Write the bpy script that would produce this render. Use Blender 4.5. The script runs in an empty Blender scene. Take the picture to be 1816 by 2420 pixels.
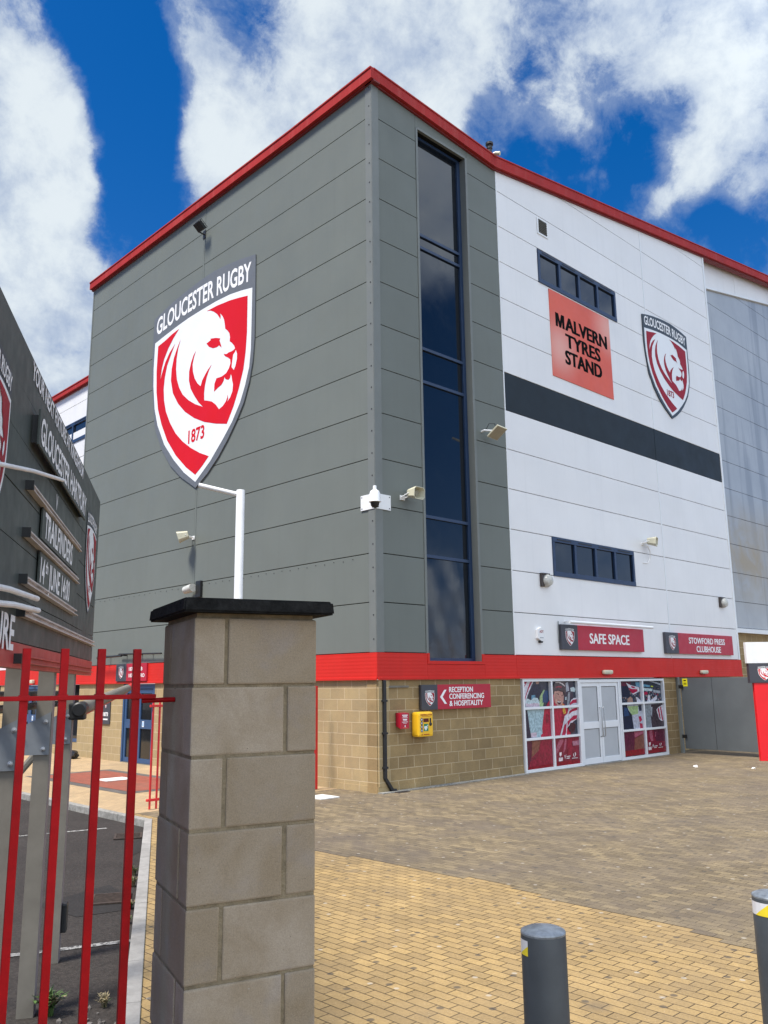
import bpy, bmesh, math, random
from mathutils import Vector, Matrix
from mathutils.geometry import tessellate_polygon
R = math.radians
random.seed(7)
scene = bpy.context.scene
COL = scene.collection

# ------------------------------------------------------------------ camera
cam_d = bpy.data.cameras.new('camera'); cam = bpy.data.objects.new('camera', cam_d); COL.objects.link(cam)
scene.camera = cam
CAM = Vector((-11.691, -12.42, 2.1))
AZ, PITCH, ROLL, FPX = 0.8053, 0.198, 0.0121, 2006.66
dr = Vector((math.sin(AZ), math.cos(AZ)))            # building x axis seen from the camera's plan frame
dl = Vector((-math.cos(AZ), math.sin(AZ)))
def plan(x, y, z): return Vector((x*dr.x + y*dr.y, x*dl.x + y*dl.y, z))
fwd = plan(0, math.cos(PITCH), math.sin(PITCH)); rgt = plan(1, 0, 0); up = plan(0, -math.sin(PITCH), math.cos(PITCH))
cr, sr = math.cos(ROLL), math.sin(ROLL)
right_ax = rgt*cr - up*sr; up_ax = rgt*sr + up*cr
cam.matrix_world = Matrix.Translation(CAM) @ Matrix((right_ax, up_ax, -fwd)).transposed().to_4x4()
cam_d.sensor_fit = 'HORIZONTAL'; cam_d.sensor_width = 36.0; cam_d.lens = 36.0*FPX/1816.0
cam_d.clip_start = 0.05; cam_d.clip_end = 2000

# ------------------------------------------------------------------ light
SUN = Vector((-0.47, 0.02, 0.883)).normalized()        # towards the sun
scene.view_settings.view_transform = 'Standard'; scene.view_settings.look = 'None'
scene.view_settings.exposure = 0.35; scene.view_settings.gamma = 1.0
world = bpy.data.worlds.new('World'); scene.world = world; world.use_nodes = True
wn, wl = world.node_tree.nodes, world.node_tree.links
wn.clear()
def W(t, **kw):
    n = wn.new(t)
    for k, v in kw.items(): setattr(n, k, v)
    return n
w_out = W('ShaderNodeOutputWorld'); w_bg = W('ShaderNodeBackground'); wl.new(w_bg.outputs[0], w_out.inputs[0])
sky = W('ShaderNodeTexSky'); sky.sky_type = 'NISHITA'; sky.sun_disc = False
sky.sun_elevation = math.asin(SUN.z); sky.sun_rotation = math.atan2(SUN.x, SUN.y)
sky.altitude = 100; sky.air_density = 1.0; sky.dust_density = 0.6; sky.ozone_density = 2.5
hsv = W('ShaderNodeHueSaturation'); hsv.inputs['Saturation'].default_value = 1.46; hsv.inputs['Value'].default_value = 1.35
wl.new(sky.outputs[0], hsv.inputs['Color'])
tint = W('ShaderNodeMix', data_type='RGBA', blend_type='MULTIPLY'); tint.inputs[0].default_value = 1; wl.new(hsv.outputs[0], tint.inputs[6]); tint.inputs[7].default_value = (1, .80, .97, 1)
tc = W('ShaderNodeTexCoord')
def wmath(op, a, b=None, c=None, clamp=False):
    n = W('ShaderNodeMath', operation=op); n.use_clamp = clamp
    for i, v in enumerate((a, b, c)):
        if v is None: continue
        if isinstance(v, (int, float)): n.inputs[i].default_value = v
        else: wl.new(v, n.inputs[i])
    return n.outputs[0]
def wsmooth(v, lo, hi):
    n = W('ShaderNodeMapRange', interpolation_type='SMOOTHSTEP'); n.inputs[1].default_value = lo; n.inputs[2].default_value = hi
    wl.new(v, n.inputs[0]); return n.outputs[0]
def wnoise(scale, detail, rough, dist=0.0, off=(0, 0, 0), stretch=(1, 1, 1)):
    mp = W('ShaderNodeMapping'); mp.inputs['Location'].default_value = off; mp.inputs['Scale'].default_value = stretch
    wl.new(tc.outputs['Generated'], mp.inputs[0])
    n = W('ShaderNodeTexNoise'); n.inputs['Scale'].default_value = scale; n.inputs['Detail'].default_value = detail
    n.inputs['Roughness'].default_value = rough; n.inputs['Distortion'].default_value = dist
    wl.new(mp.outputs[0], n.inputs['Vector']); return n.outputs[0]
def blob(d, r_in, r_out, wgt):
    vm = W('ShaderNodeVectorMath', operation='DOT_PRODUCT'); wl.new(tc.outputs['Generated'], vm.inputs[0])
    vm.inputs[1].default_value = Vector(d).normalized()
    s = wsmooth(vm.outputs['Value'], math.cos(R(r_out)), math.cos(R(r_in)))
    return wmath('MULTIPLY', s, wgt)
# banks of cumulus and the clear gaps between them, as directions in the sky
BLOBS = [((0.247, 0.765, 0.594), 2, 6, 0.45), ((0.282, 0.792, 0.542), 2, 6, 0.45), ((0.315, 0.82, 0.478), 2, 6.5, 0.45),
         ((0.325, 0.853, 0.407), 2, 7, 0.4), ((0.335, 0.885, 0.324), 2, 7, 0.3), ((0.299, 0.691, 0.658), 1, 4.5, -0.8),
         ((0.321, 0.713, 0.623), 1, 4.2, -0.8), ((0.35, 0.723, 0.596), 1, 4, -0.8), ((0.361, 0.748, 0.557), 1, 3.6, -0.8),
         ((0.384, 0.763, 0.52), 1, 3.6, -0.75), ((0.388, 0.785, 0.482), 1, 3.5, -0.6), ((0.373, 0.817, 0.439), 0.5, 3, -0.35),
         ((0.372, 0.665, 0.647), 0.5, 3.5, 0.14), ((0.401, 0.677, 0.617), 0.5, 3.5, 0.16), ((0.451, 0.688, 0.569), 1, 5, 0.36),
         ((0.42, 0.714, 0.56), 0.5, 3, 0.2), ((0.45, 0.718, 0.532), 0.5, 4, 0.38), ((0.467, 0.651, 0.598), 2, 6, 0.3),
         ((0.465, 0.606, 0.645), 2, 7, 0.2), ((0.43, 0.616, 0.66), 1, 3, -0.25), ((0.446, 0.653, 0.612), 0.5, 2, -0.2),
         ((0.539, 0.557, 0.632), 3, 9, 0.36), ((0.573, 0.499, 0.65), 2, 7, 0.3), ((0.596, 0.553, 0.583), 1, 4, 0.25),
         ((0.664, 0.419, 0.619), 1, 5, -0.1), ((0.708, 0.339, 0.62), 2, 8, 0.36), ((0.741, 0.27, 0.614), 2, 7, 0.3),
         ((0.768, 0.308, 0.562), 1, 6, 0.14), ((0.744, 0.371, 0.556), 0.5, 3.6, -0.6), ((0.738, 0.417, 0.531), 0.8, 4.0, -0.6),
         ((0.686, 0.471, 0.554), 0.5, 3.0, -0.42), ((0.637, 0.499, 0.588), 0.3, 2, -0.28), ((0.69, 0.402, 0.601), 0.3, 2, -0.2),
         ((0.758, 0.4, 0.516), 0.3, 2, -0.2), ((0.814, 0.343, 0.47), 0.3, 1.8, -0.35), ((0.839, 0.323, 0.437), 0.5, 2.5, -0.35),
         ((0.744, 0.321, 0.586), 0.5, 2.5, -0.15), ((0.69, 0.446, 0.57), 0.3, 2, 0.2), ((0.716, 0.422, 0.556), 0.2, 1.5, 0.18),
         ((0.778, 0.363, 0.513), 0.6, 3, 0.36), ((0.793, 0.311, 0.523), 0.8, 4, 0.3), ((0.773, 0.397, 0.494), 0.3, 1.8, 0.28),
         ((0.814, 0.299, 0.498), 0.5, 3, 0.22), ((0.629, 0.462, 0.625), 1, 5, 0.15), ((0.0, -0.9, 0.45), 20, 75, 0.55),  # last entry: unseen cloud cover behind the camera, added to whiten the fill light
         ((0.72, -0.63, 0.29), 4, 11, -1.3)]
tot = None
for b in BLOBS:
    o = blob(*b); tot = o if tot is None else wmath('ADD', tot, o)
big = wnoise(3.2, 5, .55, .3, (1.7, .4, 2.2)); fine = wnoise(8.0, 10, .62, .25, (4.1, 2.7, .3)); wisp = wnoise(19.0, 10, .70, .3, (.2, 7.7, 3.1))
den = wmath('ADD', wmath('MULTIPLY_ADD', big, .6, -.30), wmath('MULTIPLY_ADD', fine, 2.0, -1.0))
den = wmath('ADD', den, wmath('MULTIPLY_ADD', wisp, 1.25, -.625))
den = wmath('ADD', den, tot)
veil = wnoise(13.0, 9, .66, .45, (6.2, 1.1, 8.4))                  # thin torn edges round the thick cloud
thin = wmath('MULTIPLY', wsmooth(wmath('ADD', den, wmath('MULTIPLY_ADD', veil, 1.7, -.85)), -.45, .45), .5)
cover = wmath('MAXIMUM', wsmooth(den, -.10, .52), thin)
lit = wnoise(6.0, 8, .62, .5, (9.1, 3.3, 5.2))
lit2 = wnoise(15.0, 9, .64, .2, (3.7, 6.1, 2.9))
thick = wsmooth(wmath('ADD', wmath('ADD', wmath('MULTIPLY', den, .75), wmath('MULTIPLY_ADD', lit, 1.6, -.8)), wmath('MULTIPLY_ADD', lit2, 1.0, -.5)), -.05, .85)
cc = W('ShaderNodeMix', data_type='RGBA'); wl.new(thick, cc.inputs[0])
cc.inputs[6].default_value = (3.5, 4.4, 6.1, 1); cc.inputs[7].default_value = (7.2, 7.9, 8.4, 1)
# clouds of the unseen southern sky brightened, added as fill for the shaded front
sv = W('ShaderNodeVectorMath', operation='DOT_PRODUCT'); wl.new(tc.outputs['Generated'], sv.inputs[0]); sv.inputs[1].default_value = Vector((.15, -.86, .48)).normalized()
glow = wmath('MULTIPLY_ADD', wsmooth(sv.outputs['Value'], .0, .85), 1.35, 1.0)
gl = W('ShaderNodeVectorMath', operation='SCALE'); wl.new(cc.outputs[2], gl.inputs[0]); wl.new(glow, gl.inputs['Scale'])
mixc = W('ShaderNodeMix', data_type='RGBA'); wl.new(cover, mixc.inputs[0]); wl.new(tint.outputs[2], mixc.inputs[6]); wl.new(gl.outputs[0], mixc.inputs[7])
wl.new(mixc.outputs[2], w_bg.inputs['Color']); w_bg.inputs['Strength'].default_value = 0.085
sd = bpy.data.lights.new('sun', 'SUN'); sd.energy = 5.0; sd.angle = R(13); sd.color = (1, .95, .87)
so = bpy.data.objects.new('sun', sd); COL.objects.link(so); so.rotation_euler = SUN.to_track_quat('Z', 'Y').to_euler(); so.location = (-20, 0, 40)

# ------------------------------------------------------------------ materials
MATS = {}
def new_mat(name):
    m = bpy.data.materials.new(name); m.use_nodes = True; MATS[name] = m
    return m, m.node_tree.nodes, m.node_tree.links, m.node_tree.nodes['Principled BSDF']
def c4(c): return (c[0], c[1], c[2], 1)
def _noise(n, l, src, scale, detail=4, rough=.55, dist=0, stretch=(1, 1, 1)):
    mp = n.new('ShaderNodeMapping'); mp.inputs['Scale'].default_value = stretch; l.new(src, mp.inputs[0])
    t = n.new('ShaderNodeTexNoise'); t.inputs['Scale'].default_value = scale; t.inputs['Detail'].default_value = detail
    t.inputs['Roughness'].default_value = rough; t.inputs['Distortion'].default_value = dist
    l.new(mp.outputs[0], t.inputs['Vector']); return t.outputs[0]
def _ramp(n, l, src, lo, hi, a=0., b=1.):
    r = n.new('ShaderNodeMapRange'); r.inputs[1].default_value = lo; r.inputs[2].default_value = hi; r.inputs[3].default_value = a; r.inputs[4].default_value = b
    l.new(src, r.inputs[0]); return r.outputs[0]
def _mix(n, l, fac, a, b, mode='MIX'):
    x = n.new('ShaderNodeMix'); x.data_type = 'RGBA'; x.blend_type = mode
    for i, v in ((0, fac), (6, a), (7, b)):
        if isinstance(v, (int, float)): x.inputs[i].default_value = v
        elif isinstance(v, tuple): x.inputs[i].default_value = c4(v)
        else: l.new(v, x.inputs[i])
    return x.outputs[2]
def paint(name, col, rough=.5, var=.12, scale=3., metallic=0., spec=.5, bump=0., bscale=60., streak=0., streak_col=None, ribs=0., coat=0., ior=None, island=0., chips=None, buckle=0.):
    m, n, l, b = new_mat(name)
    pos = n.new('ShaderNodeNewGeometry').outputs['Position']
    f = _ramp(n, l, _noise(n, l, pos, scale, 6, .6), .3, .7)
    out = _mix(n, l, f, tuple(x*(1-var) for x in col), tuple(min(1, x*(1+var)) for x in col))
    if streak:
        s = _ramp(n, l, _noise(n, l, pos, 1.0, 6, .6, .2, (5, 5, .22)), .52, .78, 0, streak)
        out = _mix(n, l, s, out, streak_col or tuple(x*.55 for x in col))
    if island:
        g = n.new('ShaderNodeNewGeometry').outputs['Random Per Island']; out = _mix(n, l, 1., out, _mix(n, l, g, (1-island,)*3, (1+island,)*3), 'MULTIPLY')
    if chips:
        k = _ramp(n, l, _noise(n, l, pos, chips[1], 6, .75, .4), chips[2], chips[2]+.05); out = _mix(n, l, k, out, chips[0])
    l.new(out, b.inputs['Base Color'])
    rr = _ramp(n, l, _noise(n, l, pos, scale*3.1, 4), .3, .7, max(.02, rough-.08), min(1, rough+.08)); l.new(rr, b.inputs['Roughness'])
    b.inputs['Metallic'].default_value = metallic; b.inputs['Specular IOR Level'].default_value = spec
    if ior: b.inputs['IOR'].default_value = ior
    if coat: b.inputs['Coat Weight'].default_value = coat; b.inputs['Coat Roughness'].default_value = .1
    nrm = None
    if bump:
        bn = n.new('ShaderNodeBump'); bn.inputs['Strength'].default_value = bump; bn.inputs['Distance'].default_value = .01
        l.new(_noise(n, l, pos, bscale, 5, .6), bn.inputs['Height']); nrm = bn.outputs[0]
    if buckle:
        bn = n.new('ShaderNodeBump'); bn.inputs['Strength'].default_value = buckle; bn.inputs['Distance'].default_value = .03
        l.new(_noise(n, l, pos, .9, 2, .5, 0, (1, 1, 2.2)), bn.inputs['Height']); nrm = bn.outputs[0]
    if ribs:
        w = n.new('ShaderNodeTexWave'); w.wave_type = 'BANDS'; w.bands_direction = 'Z'; w.inputs['Scale'].default_value = 4.4; l.new(pos, w.inputs['Vector'])
        bn = n.new('ShaderNodeBump'); bn.inputs['Strength'].default_value = ribs; bn.inputs['Distance'].default_value = .004
        l.new(w.outputs[1], bn.inputs['Height'])
        if nrm: l.new(nrm, bn.inputs['Normal'])
        nrm = bn.outputs[0]
    if nrm: l.new(nrm, b.inputs['Normal'])
    return m
def brick(name, ax, bw, rh, mortar, ca, cb, cm, rough=.85, var=.35, vscale=1.2, grime=None, grime_amt=.5, fine=.25, bump=.6, off=(0, 0), bias=0., depth=.01, speck=0., gum=False):
    m, n, l, b = new_mat(name)
    pos = n.new('ShaderNodeNewGeometry').outputs['Position']
    sp = n.new('ShaderNodeSeparateXYZ'); l.new(pos, sp.inputs[0]); cb_ = n.new('ShaderNodeCombineXYZ')
    for i, a in enumerate(ax): l.new(sp.outputs['XYZ'.index(a)], cb_.inputs[i])
    mp = n.new('ShaderNodeMapping'); mp.inputs['Location'].default_value = (off[0], off[1], 0); l.new(cb_.outputs[0], mp.inputs[0])
    t = n.new('ShaderNodeTexBrick'); t.offset = .5; t.inputs['Scale'].default_value = 1; t.inputs['Brick Width'].default_value = bw
    t.inputs['Row Height'].default_value = rh; t.inputs['Mortar Size'].default_value = mortar; t.inputs['Mortar Smooth'].default_value = .25
    t.inputs['Bias'].default_value = bias
    t.inputs['Color1'].default_value = c4(ca); t.inputs['Color2'].default_value = c4(cb); t.inputs['Mortar'].default_value = c4(cm)
    l.new(mp.outputs[0], t.inputs['Vector'])
    out = t.outputs['Color']
    big = _ramp(n, l, _noise(n, l, pos, vscale, 7, .65, .3), .3, .72)
    out = _mix(n, l, var, out, _mix(n, l, big, (.25, .24, .23), (.78, .76, .74)), 'OVERLAY')
    fn = _ramp(n, l, _noise(n, l, pos, 45, 5, .7), .25, .75)
    out = _mix(n, l, fine, out, _mix(n, l, fn, (.2, .2, .2), (.8, .8, .8)), 'OVERLAY')
    if grime:
        g = _ramp(n, l, _noise(n, l, pos, .7, 8, .68, .6), .42, .68, 0, grime_amt)
        out = _mix(n, l, g, out, grime)
        g2 = _ramp(n, l, _noise(n, l, pos, 5.5, 8, .75, .4), .5, .72, 0, grime_amt*.8)
        out = _mix(n, l, g2, out, tuple(x*.75 for x in grime))
    if speck:
        v = n.new('ShaderNodeTexVoronoi'); v.inputs['Scale'].default_value = 38; l.new(pos, v.inputs['Vector'])
        sk = _ramp(n, l, v.outputs['Distance'], .0, .16, speck, 0); out = _mix(n, l, sk, out, (.75, .66, .5))
    if gum:                                                      # trodden gum and old oil spots
        for sc, r0, r1, cl, am in ((1.7, .016, .024, (.42, .38, .32), .6), (2.3, .02, .032, (.06, .055, .05), .7), (.45, .03, .13, (.1, .085, .07), .45)):
            v = n.new('ShaderNodeTexVoronoi'); v.inputs['Scale'].default_value = sc; v.voronoi_dimensions = '2D'; l.new(pos, v.inputs['Vector'])
            out = _mix(n, l, _ramp(n, l, v.outputs['Distance'], r0*sc, r1*sc, am, 0), out, cl)
    l.new(out, b.inputs['Base Color']); b.inputs['Roughness'].default_value = rough; b.inputs['Specular IOR Level'].default_value = .25
    bn = n.new('ShaderNodeBump'); bn.inputs['Strength'].default_value = bump; bn.inputs['Distance'].default_value = depth; bn.invert = True
    l.new(t.outputs['Fac'], bn.inputs['Height'])
    b2 = n.new('ShaderNodeBump'); b2.inputs['Strength'].default_value = .35; b2.inputs['Distance'].default_value = .004
    l.new(_noise(n, l, pos, 80, 5, .7), b2.inputs['Height']); l.new(bn.outputs[0], b2.inputs['Normal']); l.new(b2.outputs[0], b.inputs['Normal'])
    return m
def sheeting():
    m, n, l, b = new_mat('translucent_panel'); pos = n.new('ShaderNodeNewGeometry').outputs['Position']
    f = _ramp(n, l, _noise(n, l, pos, .5, 5, .6), .3, .7); out = _mix(n, l, f, (.31, .33, .345), (.40, .42, .435))
    st = _ramp(n, l, _noise(n, l, pos, 1, 5, .55, .1, (1.6, 1.6, .10)), .5, .62, 0, .55); out = _mix(n, l, st, out, (.19, .205, .22))
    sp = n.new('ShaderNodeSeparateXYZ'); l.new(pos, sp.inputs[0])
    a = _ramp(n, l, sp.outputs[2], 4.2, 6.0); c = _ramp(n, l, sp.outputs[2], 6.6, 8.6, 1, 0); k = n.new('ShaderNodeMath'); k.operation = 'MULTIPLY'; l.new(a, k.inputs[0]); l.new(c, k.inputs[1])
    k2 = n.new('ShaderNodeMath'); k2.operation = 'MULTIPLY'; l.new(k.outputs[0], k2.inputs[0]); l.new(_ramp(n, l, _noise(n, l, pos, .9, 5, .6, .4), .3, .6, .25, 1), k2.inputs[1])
    out = _mix(n, l, k2.outputs[0], out, (.33, .26, .15))                     # yellowish reflection of the building opposite, painted into the colour low on the sheets
    l.new(out, b.inputs['Base Color']); b.inputs['Roughness'].default_value = .17; b.inputs['Specular IOR Level'].default_value = .5
sheeting()
def rubble(name, ca, cb, scale, rough=.9, bump=.6, spk=None, patch=None):
    m, n, l, b = new_mat(name)
    pos = n.new('ShaderNodeNewGeometry').outputs['Position']
    f = _ramp(n, l, _noise(n, l, pos, scale, 8, .75), .3, .7); out = _mix(n, l, f, ca, cb)
    p = _ramp(n, l, _noise(n, l, pos, .9, 5, .6, .5), .35, .65); out = _mix(n, l, .3, out, _mix(n, l, p, (.25, .25, .25), (.7, .7, .7)), 'OVERLAY')
    if spk:
        v = n.new('ShaderNodeTexVoronoi'); v.inputs['Scale'].default_value = 70; l.new(pos, v.inputs['Vector'])
        out = _mix(n, l, _ramp(n, l, v.outputs['Distance'], .0, .22, .8, 0), out, spk)
    l.new(out, b.inputs['Base Color']); b.inputs['Roughness'].default_value = rough; b.inputs['Specular IOR Level'].default_value = .25
    bn = n.new('ShaderNodeBump'); bn.inputs['Strength'].default_value = bump; bn.inputs['Distance'].default_value = .012
    l.new(_noise(n, l, pos, scale*1.3, 6, .7), bn.inputs['Height']); l.new(bn.outputs[0], b.inputs['Normal'])
    return m
def M(name): return MATS[name]
paint('grey_cladding', (.152, .168, .152), .5, .05, .5, spec=.2, island=.022, buckle=.0, streak=.26, streak_col=(.125, .138, .122))
paint('white_cladding', (.75, .75, .745), .42, .04, .6, island=.012, buckle=.0, streak=.2, streak_col=(.56, .57, .57))
paint('dark_cladding', (.017, .024, .029), .5, .12, .6, spec=.2)
paint('joint', (.012, .013, .014), .9, .1, spec=.1)
paint('trim_grey', (.155, .168, .156), .5, .06, 1, streak=.1)
paint('trim_white', (.74, .76, .77), .4, .05, 1, streak=.15, streak_col=(.5, .5, .5))
paint('band_red', (.56, .024, .017), .5, .08, .8, spec=.2, ribs=.28, streak=.15, streak_col=(.35, .03, .025))
paint('fascia_red', (.36, .032, .03), .6, .12, spec=.1, scale=1.2, streak=.3, streak_col=(.5, .13, .11))
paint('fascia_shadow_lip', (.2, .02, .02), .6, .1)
paint('navy_frame', (.014, .035, .085), .4, .1)
paint('blue_frame', (.03, .075, .17), .45, .1)
paint('dark_glass', (.006, .009, .014), .03, .1, 1, spec=.6, ior=1.5)
paint('door_glass', (.006, .008, .01), .05, .1, 1, ior=1.6)
paint('white_pvc', (.72, .74, .76), .35, .04, 2)
paint('grey_panel', (.42, .44, .46), .5, .05, 2)
paint('steel', (.42, .43, .44), .35, .1, 8, metallic=.9)
paint('galv', (.185, .17, .142), .65, .14, 5, spec=.12, streak=.3, streak_col=(.15, .12, .1))
paint('plate_steel', (.17, .185, .2), .55, .14, 5, spec=.25)
paint('galv_edge', (.2, .165, .165), .65, .2, 9, streak=.5, streak_col=(.16, .1, .07))
paint('bolt_steel', (.38, .39, .4), .35, .2, 20, metallic=.7)
paint('red_paint', (.40, .003, .006), .5, .22, 9, spec=.2, chips=((.10, .03, .02), 28, .69), bump=.05, bscale=40)
paint('red_rail', (.6, .02, .02), .45, .1, 4)
paint('black_plastic', (.012, .013, .014), .45, .2, 6)
paint('matt_black', (.02, .02, .021), .7, .2, 6)
paint('sign_grey', (.045, .047, .06), .45, .06)
paint('sign_red', (.42, .008, .03), .4, .06, 2)
paint('sign_red_side', (.28, .006, .02), .5, .06)
paint('crest_white', (.78, .80, .81), .4, .03, 1)
paint('crest_red', (.60, .005, .012), .5, .06, .6, spec=.2)
paint('crest_red_dull', (.30, .009, .02), .5, .12, 1.5, spec=.2)
paint('crest_grey', (.13, .14, .15), .45, .06)
paint('crest_navy', (.03, .04, .05), .45, .06)
paint('letter_white', (.82, .82, .82), .45, .03)
paint('letter_black', (.006, .006, .006), .8, .1, spec=.05)
def faded_print():
    m = paint('orange_sign', (.66, .10, .05), .45, .08, .9); n, l = m.node_tree.nodes, m.node_tree.links; b = n['Principled BSDF']; src = b.inputs['Base Color'].links[0].from_socket
    pos = n.new('ShaderNodeNewGeometry').outputs['Position']                       # the print fades to pale pink in two places
    for c, r in (((7.0, 0, 11.0), 1.15), ((9.6, 0, 12.3), 1.2)):
        d = n.new('ShaderNodeVectorMath'); d.operation = 'DISTANCE'; l.new(pos, d.inputs[0]); d.inputs[1].default_value = c
        k = n.new('ShaderNodeMapRange'); k.interpolation_type = 'SMOOTHSTEP'; k.inputs[1].default_value = 0; k.inputs[2].default_value = r; k.inputs[3].default_value = .75; k.inputs[4].default_value = 0; l.new(d.outputs['Value'], k.inputs[0])
        src = _mix(n, l, k.outputs[0], src, (.74, .42, .35))
    l.new(src, b.inputs['Base Color'])
faded_print()
paint('cream_plastic', (.55, .53, .40), .45, .08, 6)
paint('cream_dark', (.22, .2, .14), .5, .1, 6)
paint('beige_face', (.34, .3, .21), .5, .08, 6)
paint('white_plastic', (.76, .77, .77), .35, .04, 6)
paint('lens_grey', (.5, .5, .46), .3, .15, 20, spec=.3)
paint('lamp_brown', (.045, .035, .03), .4, .2, 9)
paint('gate_grey', (.10, .116, .125), .5, .12, 1.2)
paint('totem_red', (.72, .006, .012), .4, .05, 3)
paint('defib_yellow', (.86, .5, .02), .35, .05, 4)
paint('defib_window', (.09, .015, .015), .1, .2)
paint('sign_green', (.0, .2, .08), .5, .05)
paint('sticker_yellow', (.8, .74, .02), .5, .05)
paint('tape_yellow', (.72, .58, .03), .4, .1, 8)
paint('tape_white', (.62, .63, .66), .4, .08, 8)
paint('sticker_blue', (.2, .45, .75), .5, .05)
paint('bollard_grey', (.042, .05, .057), .5, chips=((.10, .115, .12), 16, .70), var=.2, scale=5, streak=.3, streak_col=(.075, .085, .1), bump=.05)
paint('bollard_top', (.2, .23, .26), .4, .35, 22, metallic=.3)
paint('board_grey', (.068, .08, .074), .45, .18, 2.4, spec=.2, streak=.25, streak_col=(.035, .04, .038))
paint('board_red', (.4, .04, .035), .4, .12, 2)
paint('pole_white', (.74, .74, .73), .45, .06, 6, streak=.25, streak_col=(.4, .2, .1))
paint('rail_alu', (.55, .5, .47), .4, .2, 4, metallic=.2)
paint('rust', (.12, .05, .025), .9, .4, 30)
paint('coping', (.014, .014, .0135), .9, .6, 30, spec=.15, bump=.35, bscale=140)
paint('mortar', (.23, .185, .115), .95, .3, 20, bump=.6, bscale=120)
paint('lid_white', (.7, .69, .66), .7, .1, 6)
paint('litter_white', (.8, .79, .76), .8, .05)
paint('sack', (.012, .012, .013), .3, .3, 20, bump=.4, bscale=30)
paint('drain_iron', (.045, .03, .022), .85, .4, 20, bump=.4)
paint('line_white', (.30, .29, .27), .9, .4, 22, chips=((.045, .04, .036), 26, .5))
paint('stone_grey', (.12, .108, .098), .9, .4, 20, bump=.4)
paint('weed_green', (.06, .11, .025), .6, .4, 30)
paint('dry_grass', (.22, .18, .1), .8, .4, 30)
paint('added_tree_bark', (.1, .075, .05), .9, .3, 10, bump=.5)
paint('leaf', (.05, .09, .025), .6, .4, 3)
paint('interior_wall', (.3, .3, .3), .9, .1)
paint('roof_sheet', (.2, .21, .21), .6, .1)
for nm, col in dict(crowd=(.03, .035, .055), skin=(.42, .23, .19), skin2=(.33, .2, .16), cheek=(.5, .25, .2), mouth=(.06, .01, .015), teeth=(.7, .68, .66), browc=(.1, .06, .05),
                    navy=(.012, .016, .04), navy2=(.02, .05, .13), cyan=(.1, .25, .36), green=(.3, .42, .2), green2=(.4, .45, .05), pale=(.42, .52, .55), pinkw=(.5, .4, .46), palegrey=(.32, .35, .4),
                    grey=(.22, .25, .28), white=(.55, .54, .6), stripe=(.34, .008, .05), hill=(.32, .45, .5), hill2=(.42, .44, .52), puffer=(.025, .022, .045), coat=(.38, .01, .04), coatd=(.24, .008, .03),
                    coatk=(.05, .035, .045), yellow=(.62, .38, .05), hat=(.06, .045, .05), hatl=(.45, .42, .43), hatr=(.25, .03, .05), glove=(.03, .015, .025), maroon=(.2, .012, .035), mar_d=(.1, .012, .035),
                    mar_b=(.2, .07, .05), mar_r=(.25, .01, .035), mar_l=(.36, .09, .14), mar_p=(.36, .16, .22), mar_deep=(.22, .002, .015), logo=(.7, .6, .62)).items():
    paint('print_'+nm, col, .18, .38, 17)
# blockwork: rows run along the wall, courses go up
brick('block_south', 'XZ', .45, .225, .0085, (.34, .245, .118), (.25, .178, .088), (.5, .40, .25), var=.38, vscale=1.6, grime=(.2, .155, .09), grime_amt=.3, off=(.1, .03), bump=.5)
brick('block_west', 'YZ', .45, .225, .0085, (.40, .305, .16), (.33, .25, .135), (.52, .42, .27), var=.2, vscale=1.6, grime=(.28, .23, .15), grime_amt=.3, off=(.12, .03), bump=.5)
brick('paving_yellow', 'YX', .2, .1, .0048, (.36, .247, .106), (.265, .184, .085), (.05, .034, .017), var=.3, vscale=2.2, grime=(.24, .18, .11), grime_amt=.32, gum=True, fine=.4, speck=.35, depth=.012)
brick('paving_brown', 'YX', .2, .1, .0035, (.240, .188, .110), (.140, .110, .070), (.06, .046, .032), var=.4, vscale=1.1, grime=(.125, .102, .082), grime_amt=.7, gum=True, fine=.45, speck=.3, depth=.012)
brick('paving_tan', 'YX', .2, .1, .003, (.45, .325, .185), (.38, .28, .165), (.2, .15, .09), var=.3, vscale=.9, grime=(.28, .215, .14), grime_amt=.45, fine=.3, depth=.008)
brick('paving_red', 'YX', .2, .1, .003, (.3, .085, .055), (.24, .075, .05), (.12, .05, .035), var=.3, vscale=1.5, grime=(.2, .11, .08), grime_amt=.4, depth=.008)
brick('paving_charcoal', 'YX', .2, .1, .003, (.13, .12, .11), (.1, .095, .09), (.06, .05, .045), var=.3, vscale=1.5, depth=.008)
rubble('asphalt', (.014, .012, .0105), (.058, .049, .043), 34, bump=.9, spk=(.19, .175, .16))
rubble('asphalt_patch', (.012, .011, .010), (.04, .036, .034), 44)
rubble('far_ground', (.12, .11, .1), (.2, .19, .17), 2)
rubble('concrete', (.15, .145, .13), (.36, .35, .32), 14, bump=.35)
rubble('edging_concrete', (.22, .21, .195), (.34, .325, .3), 7, bump=.3)
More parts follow.
